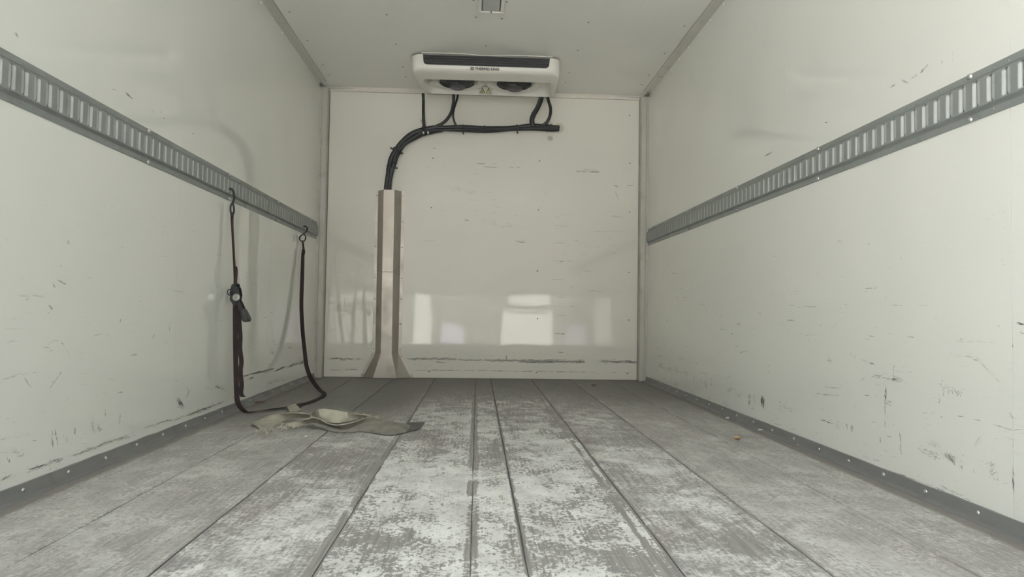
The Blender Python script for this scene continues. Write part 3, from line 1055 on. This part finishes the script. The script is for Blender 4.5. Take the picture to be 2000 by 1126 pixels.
# ratchet
rt = MB()
for yy in (3.372, 3.408):
    rt.prism([(-1.205, yy, .615), (-1.186, yy, .620), (-1.172, yy, .595), (-1.166, yy, .565), (-1.172, yy, .525), (-1.19, yy, .508), (-1.208, yy, .535), (-1.215, yy, .575)], (0, .003, 0))
rt.tube([(-1.197, 3.366, .607), (-1.197, 3.414, .607)], .008, 10)
rt.tube([(-1.196, 3.368, .545), (-1.196, 3.412, .545)], .016, 12)
rat = rt.build('ratchet', M['steel'], rs, smooth=True, bevel=.001)
MB().lathe([(.0, -.007), (.007, -.007), (.008, -.005), (.012, -.005), (.0165, -.004), (.0175, 0), (.0175, .004)], (-1.179, 3.363, .553), (0.15, 1, 0), 20).build('spool_end', M['screw'], rat, smooth=True)
MB().ring((-1.175, 3.366, .607), (.2, 1, 0), .010, .003, 16, 6).build('release_loop', M['steel'], rat, smooth='all')
MB().ring((-1.214, 3.375, .576), (.5, 1, .2), .014, .0026, 16, 6).build('pull_ring', M['steel'], rat, smooth='all')
hd = MB()
for yy in (3.372, 3.404):
    hd.prism([(-1.18, yy, .53), (-1.166, yy, .538), (-1.150, yy, .505), (-1.146, yy, .478), (-1.158, yy, .472)], (0, .003, 0))
hd.tube([(-1.162, 3.37, .53), (-1.156, 3.37, .518), (-1.158, 3.37, .508)], .004, 6)
hd.build('handle_arms', M['steel'], rat, smooth=True)
MB().prism([(-1.164, 3.362, .494), (-1.146, 3.362, .502), (-1.124, 3.362, .462), (-1.119, 3.362, .448), (-1.126, 3.362, .438), (-1.143, 3.362, .436), (-1.152, 3.362, .446)], (0, .052, 0)).build('handle_grip', M['dark'], rat, smooth=True, bevel=.006, seg=3)
# two tails below the ratchet; the longer one runs over the floor and up to the far hook
strap('webbing_loop', [(-1.192, 3.39, .54), (-1.190, 3.392, .46), (-1.187, 3.395, .33), (-1.182, 3.398, .20), (-1.177, 3.40, .10), (-1.172, 3.402, .058), (-1.160, 3.406, .032), (-1.139, 3.414, .010), (-1.122, 3.422, .004)],
      [(1, -.15, 0), (.95, .1, 0), (1, -.1, 0), (1, .0, 0), (1, -.1, .0), (.9, .1, .3), (.8, -.3, .6), (.72, -.5, .4), (.6, -.8, 0)], thick=.003)
strap('webbing_tail', [(-1.175, 3.392, .52), (-1.172, 3.392, .44), (-1.165, 3.394, .37), (-1.166, 3.396, .31), (-1.159, 3.40, .25), (-1.162, 3.40, .20), (-1.156, 3.402, .14), (-1.158, 3.403, .102), (-1.150, 3.40, .086), (-1.14, 3.39, .084)],
      [(1, -.1, 0), (.8, .4, 0), (.9, -.2, 0), (.9, .3, 0), (.95, 0, 0), (.9, .2, 0), (1, 0, 0), (1, 0, 0), (.9, .2, 0), (.7, .7, 0)], 0.021, .003)
far = [(-1.122, 3.422, .007), (-1.05, 3.50, .009), (-0.995, 3.60, .007), (-0.955, 3.70, .009), (-0.928, 3.80, .007), (-0.915, 3.95, .007), (-0.918, 4.10, .007), (-0.945, 4.22, .008), (-0.985, 4.31, .012), (-1.035, 4.40, .035), (-1.085, 4.48, .075), (-1.125, 4.545, .135), (-1.152, 4.60, .22), (-1.178, 4.635, .36), (-1.195, 4.655, .52), (-1.203, 4.69, .70), (-1.211, 4.725, .84), (-1.2145, 4.742, .90)]
fw = [(.6, -.8, 0), (.7, -.6, .3), (.9, -.4, .2), (.9, -.3, 0), (1, -.15, 0), (1, 0, 0), (1, .15, 0), (1, .3, 0), (.9, .4, .1), (.8, .45, .3), (.85, .3, .35), (.95, .1, .25), (1, -.1, .1), (1, -.15, .05), (1, -.15, 0), (1, -.15, 0), (.6, .7, 0), (.3, 1, 0)]
strap('webbing_floor_run', far, fw, 0.026, .0028)
strap('webbing_fold', [(-1.218, 4.745, .962), (-1.217, 4.745, .94), (-1.211, 4.740, .905), (-1.205, 4.735, .885), (-1.208, 4.720, .84), (-1.205, 4.70, .77), (-1.201, 4.69, .70)], [(.5, .8, 0), (.6, .6, 0), (1, 0, 0), (.8, -.3, 0), (.9, 0, 0), (1, 0, 0), (1, 0, 0)], .014, .003)
# far hook, an open S
h2 = [at(x, y, 0, xx) for x, y, xx in ((592, 443, -1.224), (596, 441.5, -1.214), (600, 445, -1.206), (599, 451, -1.204), (592, 457, -1.207), (586, 462, -1.212), (586, 468, -1.215), (591, 472, -1.213), (596, 468, -1.208), (597, 461, -1.207), (594, 458, -1.209))]
MB().tube(spline(h2, 6), 0.0048, 8).build('hook', M['steel'], rs, smooth='all')

# ================================================================== DISCARDED WEBBING ON THE FLOOR
cw = empty('lashing_webbing', (-0.65, 3.1, 0), 'crumpled dirty beige wide webbing lying on the floor boards', 'webbing')


def E(lst):
    """edge points: photo pixel + height above the floor"""
    return [at(440 + x / 4.762, 740 + y / 4.762, 2, z) for x, y, z in lst]


def band(name, mat, a, b, **k):
    return ribbon_obj(name, M[mat], cw, E(a), E(b), thick=.004, n=6, across=6, **k)


band('webbing_fold', 'web_mid',
     [(235, 412, .006), (330, 372, .012), (420, 338, .030), (540, 318, .042), (680, 312, .040), (800, 330, .028), (880, 360, .012)],
     [(345, 488, .003), (430, 450, .003), (500, 412, .005), (600, 372, .010), (710, 352, .012), (800, 372, .008), (860, 402, .004)], bulge=.006)
band('webbing_fold', 'web_pale',
     [(800, 330, .022), (835, 292, .052), (900, 276, .060), (1000, 286, .058), (1100, 302, .050), (1210, 322, .036), (1340, 336, .016)],
     [(800, 352, .010), (860, 368, .012), (930, 392, .010), (1030, 408, .006), (1130, 395, .006), (1220, 372, .006), (1310, 352, .004)], bulge=.006)
band('webbing_fold', 'web_grey',
     [(880, 262, .035), (950, 252, .045), (1060, 268, .044), (1170, 296, .034), (1260, 318, .018)],
     [(880, 284, .028), (950, 282, .038), (1060, 296, .036), (1170, 316, .026), (1260, 334, .010)])
band('webbing_fold', 'web_mid',
     [(555, 418, .018), (640, 398, .020), (730, 378, .036), (810, 358, .044), (880, 372, .040), (960, 412, .030), (1060, 425, .030), (1180, 402, .036), (1300, 362, .040), (1420, 335, .036)],
     [(580, 446, .004), (690, 440, .006), (760, 412, .014), (830, 400, .018), (900, 412, .016), (980, 445, .008), (1090, 462, .006), (1210, 440, .010), (1330, 402, .014), (1452, 386, .010)], bulge=.003)
band('webbing_fold', 'web_grey',
     [(735, 432, .020), (830, 412, .022), (920, 420, .018), (1010, 455, .010), (1110, 470, .012), (1220, 432, .022), (1330, 398, .030), (1450, 388, .034), (1570, 400, .030), (1660, 412, .016), (1720, 420, .006)],
     [(800, 452, .003), (880, 456, .003), (950, 476, .003), (1040, 492, .003), (1150, 492, .003), (1260, 486, .003), (1360, 496, .004), (1450, 510, .005), (1550, 514, .006), (1640, 500, .005), (1710, 480, .003)], bulge=.006)
band('webbing_end', 'web_dark',
     [(1690, 408, .014), (1750, 404, .014), (1810, 404, .012), (1856, 404, .008)],
     [(1680, 492, .004), (1730, 478, .004), (1760, 474, .004), (1790, 468, .004)])
band('webbing_fold', 'web_mid', [(575, 262, .016), (610, 244, .020), (648, 228, .020)], [(600, 302, .006), (660, 300, .006), (708, 292, .006)])
fray = MB()
random.seed(21)
for (cx, cy, dx, dy, nfr) in ((340, 480, 60, 12, 26), (545, 430, 40, 26, 20), (1320, 340, 50, 18, 22), (430, 458, 20, 10, 8), (620, 442, 60, 8, 10)):
    for k in range(nfr):
        x, y = cx + random.uniform(-dx, dx), cy + random.uniform(-dy, dy)
        p0 = at(440 + x / 4.762, 740 + y / 4.762, 2, random.uniform(.002, .012))
        p1 = p0 + Vector((random.uniform(-.02, .02), random.uniform(-.03, .0), 0))
        p1.z = random.uniform(.0015, .006)
        fray.tube([p0, (p0 + p1) / 2 + Vector((0, 0, .004)), p1], 0.0014, 4)
tag(fray.build('frayed_threads', M['web_pale'], cw), kind='stuff')

# ================================================================== LEAVES AND CHIPS


def leaf(name, px, py, ln, wd, rot, mat, label, curl=0.012):
    c = at(px, py, 2, 0)
    rows = []
    for i in range(9):
        s = i / 8
        w = wd * math.sin(math.pi * min(1, s * .93 + .03)) ** 0.7 / 2 + .0006
        row = []
        for j in range(5):
            t = (j - 2) / 2
            row.append((ln * (s - .5), w * t, .0025 + curl * (abs(t) ** 1.5) * math.sin(math.pi * s) + curl * .7 * (2 * s - 1) ** 2 + .002 * noise.noise(Vector((s * 5, t * 3, px)))))
        rows.append(row)
    rows2 = [[(x, y, z - .0012) for x, y, z in r] for r in rows]
    o = MB().grid(rows).grid(rows2).build(name, M[mat], smooth='all')
    o.location = c
    o.rotation_euler = (0, 0, rot)
    v = MB().tube([(-ln * .68, 0.004, .006), (-ln * .5, 0, .006 + curl * .7), (0, 0, .0035), (ln * .45, 0, .004 + curl * .5)], .0011, 5).build('leaf_stem', M[mat], None)
    v.parent = o
    return tag(o, label, 'leaf')


leaf('dry_leaf', 1441, 858.5, .040, .020, 0.3, 'leaf', 'small tan dry leaf lying on the bare floor boards')
leaf('dry_leaf', 507, 786.5, .055, .022, 0.5, 'leafp', 'curled pinkish dry leaf beside the baseboard behind the webbing')
leaf('dry_leaf', 1160, 752.0, .04, .018, 0.1, 'leaf', 'tiny brown leaf scrap near the foot of the bulkhead', .006)
for k, (px, py, r, lab_) in enumerate(((1421, 816.5, .011, 'white chip by the baseboard, beyond the tan leaf'), (1486, 840.5, .012, 'flat white chip by the baseboard, nearer than the other chip'), (1561, 870, .009, 'tiny pale chip in the dirt along the baseboard'), (597, 853, .008, 'tiny white crumb in front of the crumpled webbing'))):
    c = at(px, py, 2, 0)
    random.seed(90 + k)
    pts = [(c.x + r * random.uniform(.6, 1.2) * math.cos(a), c.y + r * random.uniform(.6, 1.4) * math.sin(a), .0006) for a in [2 * math.pi * j / 7 for j in range(7)]]
    tag(MB().prism(pts, (.001, 0, .005)).build('paint_chip', M['chip']), lab_, 'chip', 'white chips on the floor')

# ================================================================== SCUFFS ON THE WALLS


def scuffs(wall, ax, val, sgn, items, name='scuff_marks'):
    """each item: tone, strokes, (x, y) pixel start, end, pixel thickness; strokes are thin flat slivers of dirt"""
    mbs = {'d': MB(), 'm': MB(), 'l': MB()}
    n = 0
    for tone, cnt, x0, y0, x1, y1, th, *dirn in items:
        for k in range(cnt):
            t = random.random()
            px, py = x0 + (x1 - x0) * t, y0 + (y1 - y0) * t
            px += random.gauss(0, th * .42)
            py += random.gauss(0, th * .42)
            if dirn and dirn[0] == 'v':
                dx, dy = random.gauss(0, .4), random.uniform(.3, 1) * dirn[1]
            elif dirn and dirn[0] == 'x':
                dx, dy = dirn[1] * random.uniform(.4, 1), dirn[2] * random.uniform(.4, 1)
            else:
                L = math.hypot(x1 - x0, y1 - y0) + 1e-6
                ln = min(L, random.uniform(3, 16)) * .5
                dx, dy = (x1 - x0) / L * ln, (y1 - y0) / L * ln
            wq = random.uniform(.2, .75)
            L = math.hypot(dx, dy) + 1e-6
            nx, ny_ = -dy / L * wq, dx / L * wq
            poly = [(px - dx, py - dy), (px - dx * .3 + nx * random.uniform(.5, 1), py - dy * .3 + ny_ * random.uniform(.5, 1)), (px + dx * .5 + nx * .6, py + dy * .5 + ny_ * .6), (px + dx, py + dy), (px + dx * .4 - nx * random.uniform(.4, 1), py + dy * .4 - ny_ * random.uniform(.4, 1)), (px - dx * .5 - nx * .5, py - dy * .5 - ny_ * .5)]
            n += 1
            v = val + sgn * (0.00035 + 0.00002 * (n % 9))
            mbs[tone].poly([at(a, b, ax, v) for a, b in poly])
    for tone, mat in (('d', 'scuff'), ('m', 'scuff_m'), ('l', 'scuff_l')):
        if mbs[tone].f:
            tag(mbs[tone].build(name, M[mat], wall), kind='stuff')


def conv(items, s, ox, oy):
    return [(t, c, ox + x0 / s, oy + y0 / s, ox + x1 / s, oy + y1 / s, th / s, *r) for t, c, x0, y0, x1, y1, th, *r in items]


random.seed(5)
R_ = conv([
    ('d', 9, 210, 690, 211, 755, 8, 'v', 8), ('d', 26, 295, 715, 296, 770, 16, 'v', 9), ('m', 4, 240, 700, 245, 740, 4, 'v', 5), ('m', 4, 145, 680, 146, 710, 4, 'v', 4),
    ('m', 14, 1090, 650, 1092, 735, 8, 'v', 8), ('d', 6, 1090, 660, 1092, 730, 6, 'v', 6), ('m', 9, 1089, 740, 1088, 900, 3, 'v', 8), ('m', 8, 1148, 500, 1140, 590, 8, 'v', 4), ('m', 30, 1005, 578, 1180, 598, 22), ('d', 8, 1130, 600, 1165, 602, 8),
    ('m', 12, 1090, 740, 1130, 755, 18), ('d', 4, 960, 700, 985, 703, 2), ('d', 8, 670, 858, 745, 883, 3), ('m', 6, 800, 650, 690, 648, 6), ('d', 5, 838, 885, 845, 915, 4, 'v', 4), ('m', 12, 870, 905, 875, 940, 12, 'v', 6), ('l', 14, 780, 870, 785, 920, 18, 'v', 8),
    ('m', 34, 1450, 640, 1585, 682, 26, 'x', 2.5, 2.0), ('m', 12, 1500, 670, 1580, 700, 14, 'v', 5), ('m', 6, 1440, 715, 1440, 745, 7, 'v', 4), ('m', 6, 1465, 660, 1464, 700, 5, 'v', 4), ('m', 6, 1550, 833, 1600, 840, 3), ('m', 6, 1650, 855, 1700, 862, 3), ('m', 10, 1780, 885, 1910, 926, 3), ('m', 5, 1925, 924, 1980, 920, 4),
    ('m', 6, 1055, 950, 1055, 1000, 4, 'v', 6), ('l', 12, 1190, 950, 1190, 1050, 12, 'v', 8), ('d', 3, 1108, 964, 1132, 970, 2), ('l', 30, 1385, 1000, 1420, 1025, 30, 'x', 4, 3), ('m', 24, 1340, 1060, 1410, 1105, 30, 'x', 3, 2), ('m', 30, 1490, 1085, 1535, 1126, 24, 'x', 5, 6),
    ('l', 12, 725, 450, 740, 500, 12), ('m', 18, 850, 432, 1015, 500, 18, 'x', 2, .4), ('d', 5, 985, 490, 1015, 497, 4), ('m', 12, 650, 690, 790, 700, 8), ('l', 40, 395, 770, 545, 805, 28, 'x', 3, 2), ('m', 16, 400, 770, 545, 800, 18, 'x', 2, 2), ('d', 2, 405, 742, 416, 745, 2), ('m', 16, 60, 655, 165, 705, 16, 'v', 6),
    ('d', 4, 970, 10, 1085, 3, 2), ('m', 4, 985, 318, 1025, 322, 3), ('m', 6, 1235, 322, 1270, 325, 4), ('m', 6, 1575, 330, 1580, 340, 8), ('m', 7, 1920, 375, 1912, 385, 4, 'v', 4), ('d', 9, 1945, 235, 1980, 240, 9), ('d', 6, 1965, 295, 1980, 298, 8),
    ('m', 5, 1140, 118, 1360, 120, 2), ('l', 12, 1530, 350, 1790, 355, 8), ('m', 4, 940, 600, 952, 585, 2), ('d', 2, 1515, 427, 1520, 427, 2), ('d', 3, 1665, 468, 1680, 472, 3), ('m', 8, 455, 125, 640, 130, 6), ('m', 6, 455, 215, 500, 216, 4), ('l', 12, 455, 300, 680, 310, 8), ('m', 6, 130, 430, 210, 410, 4),
    ('l', 16, 1680, 455, 1830, 620, 6), ('l', 12, 1540, 440, 1680, 455, 8), ('l', 14, 1680, 1010, 1710, 960, 18, 'x', 6, -6)], 3.3117, 1400, 560)
R_ += conv([('m', 40, 1765, 500, 1772, 585, 24, 'x', 3, -2.5), ('d', 10, 1880, 590, 1884, 640, 5, 'v', 8), ('m', 10, 1881, 540, 1884, 665, 6, 'v', 8), ('m', 5, 1605, 490, 1605, 555, 3, 'v', 5), ('m', 3, 1565, 480, 1565, 520, 3, 'v', 4), ('m', 26, 1525, 465, 1560, 500, 20, 'x', 4, 5), ('m', 30, 1400, 440, 1480, 475, 26, 'x', 2.5, 2),
            ('m', 18, 1370, 430, 1680, 560, 26, 'x', 2.5, 2.5), ('m', 10, 1270, 350, 1275, 460, 8, 'v', 7), ('d', 4, 1795, 555, 1800, 600, 3, 'v', 4), ('m', 14, 1640, 700, 1500, 640, 10), ('l', 10, 1880, 230, 1886, 830, 3, 'v', 14), ('m', 5, 1860, 235, 1880, 265, 4), ('m', 16, 1240, 560, 1500, 655, 4), ('l', 20, 40, 80, 640, 330, 50, 'v', 6)], 2.773, 1300, 720)
R_ += conv([('d', 10, 560, 445, 597, 424, 10, 'x', 2, -2), ('m', 8, 640, 385, 690, 405, 6), ('d', 2, 684, 402, 688, 404, 3), ('m', 10, 735, 370, 768, 350, 8, 'x', 2, -1.5), ('d', 14, 800, 325, 845, 275, 10, 'x', 2, -2.5), ('d', 3, 45, 722, 60, 721, 3), ('m', 4, 965, 240, 968, 262, 5, 'v', 3), ('l', 5, 1045, 155, 1047, 245, 6, 'v', 5)], 4.0225, 1600, 60)
R_ += [('d', 5, 1494, 305, 1506, 297, 2), ('d', 3, 1611, 239.5, 1615, 239, 1.5), ('m', 26, 1283, 713, 1340, 727, 6), ('m', 14, 1340, 728, 1400, 756, 8, 'v', 5), ('m', 3, 1379, 744, 1379.5, 756, 2, 'v', 5), ('d', 6, 1286, 715, 1330, 726, 4), ('l', 40, 1275, 720, 1560, 790, 14, 'x', 2, 1.5)]
for k in range(420):
    y_, z_ = random.uniform(1.5, 5.0), 0.05 + 0.75 * random.random() ** 1.8
    d_ = CR.dot(Vector((W2, y_, z_)) - CAM), CU.dot(Vector((W2, y_, z_)) - CAM), _f.dot(Vector((W2, y_, z_)) - CAM)
    px, py = 1000 + FPX * d_[0] / d_[2], 563 - FPX * d_[1] / d_[2]
    R_.append((random.choice('lllm'), random.choice((1, 1, 2, 3)), px - random.uniform(0, 8), py, px + random.uniform(0, 8), py + random.uniform(-1, 3), 2.5, *random.choice(((), (), ('v', 3)))))
scuffs(wr, 0, W2, -1, R_)
random.seed(6)
L_ = conv([('m', 22, 0, 603, 60, 575, 8), ('m', 40, 155, 548, 335, 485, 14), ('d', 12, 160, 547, 330, 487, 8), ('m', 30, 395, 468, 555, 410, 10), ('d', 14, 400, 466, 550, 412, 7), ('m', 30, 555, 407, 690, 362, 12), ('d', 10, 560, 404, 690, 364, 8), ('m', 30, 785, 322, 925, 274, 10), ('d', 10, 850, 298, 920, 276, 6), ('m', 40, 955, 272, 1150, 202, 10), ('d', 26, 1030, 245, 1140, 205, 8), ('l', 60, 60, 575, 1150, 202, 16),
           ('m', 12, 280, 345, 285, 412, 8, 'v', 8), ('m', 10, 300, 340, 318, 415, 8, 'v', 8), ('l', 12, 330, 350, 380, 400, 20, 'v', 8), ('m', 8, 404, 330, 412, 372, 6, 'v', 7), ('l', 16, 500, 290, 505, 340, 10, 'v', 7), ('m', 9, 533, 300, 540, 330, 10, 'v', 5), ('m', 6, 570, 225, 571, 262, 5, 'v', 5), ('m', 7, 648, 255, 649, 297, 4, 'v', 6), ('m', 10, 40, 475, 52, 502, 8, 'v', 5), ('l', 34, 55, 430, 130, 470, 24, 'x', 4, -3), ('m', 16, 60, 440, 120, 470, 20, 'x', 2, -1),
           ('d', 36, 968, 165, 985, 205, 14, 'x', 3.5, 4), ('m', 8, 1010, 150, 1028, 118, 4), ('m', 5, 1012, 80, 1018, 118, 3, 'v', 5), ('m', 30, 1172, 98, 1215, 108, 16, 'x', 3, -1), ('d', 8, 1178, 100, 1200, 96, 10, 'x', 2, 1), ('m', 12, 270, 100, 330, 20, 4), ('m', 8, 140, 60, 165, 95, 3), ('l', 14, 20, 55, 120, 20, 6), ('m', 8, 20, 55, 200, 15, 3), ('m', 18, 200, 540, 330, 520, 20, 'x', 2, 2), ('m', 6, 640, 130, 680, 120, 4), ('l', 20, 0, 385, 160, 350, 10)], 2.773, 0, 720)
L_ += conv([('m', 50, 330, 752, 550, 702, 8), ('d', 40, 335, 752, 545, 703, 7), ('m', 14, 560, 714, 605, 694, 10), ('d', 8, 560, 714, 605, 696, 6), ('m', 14, 655, 692, 680, 668, 10), ('d', 8, 660, 690, 680, 672, 8), ('m', 18, 690, 675, 752, 652, 10), ('d', 10, 730, 664, 750, 654, 8), ('m', 40, 0, 1000, 195, 930, 6), ('d', 10, 365, 778, 400, 765, 8), ('m', 14, 530, 575, 545, 600, 12, 'x', 3, -2), ('m', 3, 663, 640, 664, 660, 2, 'v', 3), ('l', 30, 300, 765, 820, 640, 30, 'x', 3, 1.5), ('m', 10, 250, 905, 330, 880, 6)], 3.518, 380, 520)
L_ += conv([('m', 9, 462, 318, 470, 335, 7), ('m', 12, 405, 592, 450, 612, 7), ('m', 6, 368, 612, 372, 636, 6), ('m', 14, 342, 762, 358, 780, 10), ('l', 14, 100, 692, 200, 697, 8), ('l', 12, 225, 690, 290, 698, 8), ('l', 8, 30, 920, 145, 920, 2), ('l', 9, 290, 1060, 375, 998, 3), ('m', 4, 375, 998, 405, 1003, 3), ('m', 5, 425, 1015, 440, 1035, 4), ('l', 6, 440, 1035, 475, 1095, 2), ('m', 5, 648, 970, 700, 952, 2), ('l', 4, 700, 952, 740, 966, 2), ('m', 4, 1045, 992, 1065, 960, 2), ('m', 4, 825, 880, 830, 850, 3), ('m', 6, 1163, 895, 1166, 930, 5), ('m', 9, 900, 1105, 935, 1100, 7), ('m', 8, 1085, 245, 1220, 285, 18, 'x', 1.2, 1.2), ('l', 10, 330, 1070, 360, 1066, 6), ('l', 12, 40, 1020, 110, 1000, 12), ('l', 6, 1090, 420, 1160, 424, 3), ('m', 3, 145, 572, 158, 573, 2), ('m', 3, 418, 490, 428, 491, 2), ('l', 8, 100, 850, 240, 800, 10)], 3.519, 0, 380)
L_ += conv([('m', 5, 770, 398, 792, 408, 2), ('d', 4, 865, 425, 905, 458, 9), ('m', 5, 865, 425, 905, 458, 10), ('d', 4, 1105, 552, 1109, 560, 4), ('d', 4, 1128, 598, 1132, 606, 4), ('d', 3, 1327, 706, 1329, 714, 3), ('m', 2, 400, 148, 404, 149, 2), ('l', 8, 1040, 545, 1060, 560, 12), ('m', 8, 110, 20, 125, 45, 8)], 3.52, 0, 60)
for k in range(320):
    y_, z_ = random.uniform(1.6, 5.0), 0.05 + 0.8 * random.random() ** 1.6
    d_ = CR.dot(Vector((-W2, y_, z_)) - CAM), CU.dot(Vector((-W2, y_, z_)) - CAM), _f.dot(Vector((-W2, y_, z_)) - CAM)
    px, py = 1000 + FPX * d_[0] / d_[2], 563 - FPX * d_[1] / d_[2]
    L_.append((random.choice('lllllm'), random.choice((1, 1, 2, 3)), px - random.uniform(0, 8), py, px + random.uniform(0, 8), py + random.uniform(-2, 1), 2.5, *random.choice(((), (), ('v', 3)))))
scuffs(wl, 0, -W2, 1, L_)
random.seed(8)
B_ = conv([('m', 150, 60, 667, 460, 670, 12), ('m', 60, 480, 674, 750, 680, 7), ('m', 130, 750, 680, 1010, 684, 10), ('m', 190, 1000, 686, 1220, 690, 16), ('m', 140, 1230, 686, 1500, 693, 16), ('m', 130, 1640, 686, 1930, 695, 14), ('d', 60, 1000, 690, 1500, 694, 12), ('d', 20, 1760, 690, 1930, 694, 10), ('m', 30, 130, 760, 550, 762, 4), ('m', 60, 550, 762, 1480, 775, 5), ('m', 12, 1480, 775, 1930, 780, 4), ('m', 10, 870, 632, 872, 672, 5, 'v', 5), ('m', 2, 755, 650, 762, 636, 1),
           ('l', 10, 1250, 22, 1340, 22, 4), ('l', 10, 1260, 168, 1340, 170, 5), ('l', 10, 1250, 240, 1420, 242, 4), ('m', 8, 1280, 465, 1340, 466, 5), ('l', 10, 1290, 316, 1340, 317, 4), ('m', 3, 1393, 81, 1410, 81, 2), ('m', 7, 1300, 614, 1335, 615, 4), ('l', 12, 1530, 115, 1640, 118, 4), ('l', 60, 100, 620, 1900, 640, 30, 'x', 3, 0), ('l', 40, 100, 720, 1900, 800, 26, 'x', 3, .3), ('m', 14, 300, 690, 370, 700, 5)], 4.167, 780, 540)
B_ += conv([('m', 8, 455, 158, 512, 158, 3), ('m', 14, 515, 183, 610, 186, 5), ('l', 8, 560, 160, 595, 160, 3), ('m', 6, 665, 186, 790, 188, 2), ('m', 18, 1230, 218, 1390, 223, 8), ('l', 12, 1290, 205, 1370, 203, 6), ('m', 5, 1630, 328, 1690, 329, 2), ('l', 22, 1505, 570, 1590, 580, 12), ('l', 10, 1450, 690, 1610, 690, 3), ('l', 9, 1060, 645, 1140, 648, 6), ('m', 8, 765, 770, 815, 775, 5), ('l', 8, 760, 765, 825, 770, 10), ('m', 6, 1100, 925, 1140, 925, 4), ('l', 12, 1010, 920, 1200, 922, 5), ('l', 8, 1040, 1067, 1130, 1068, 3), ('l', 12, 1280, 1000, 1420, 1002, 6), ('l', 6, 20, 765, 110, 762, 3), ('l', 30, 200, 340, 450, 385, 24), ('l', 24, 480, 610, 780, 660, 30), ('m', 8, 1530, 330, 1555, 340, 7), ('l', 9, 1540, 380, 1555, 425, 6), ('m', 5, 105, 40, 125, 40, 3), ('m', 5, 360, 600, 390, 608, 5), ('l', 9, 1380, 690, 1420, 692, 4), ('l', 12, 1060, 778, 1140, 782, 7), ('l', 70, 50, 150, 1650, 1000, 300, 'x', 8, 0)], 4.02, 820, 280)
B_ += [('m', 30, 641, 699, 703, 701, 3), ('d', 9, 655, 700, 690, 701, 2), ('m', 14, 640, 722, 700, 722, 1.5), ('l', 20, 645, 600, 728, 690, 60, 'x', 3, 0)]
scuffs(wb, 1, D, -1, B_)
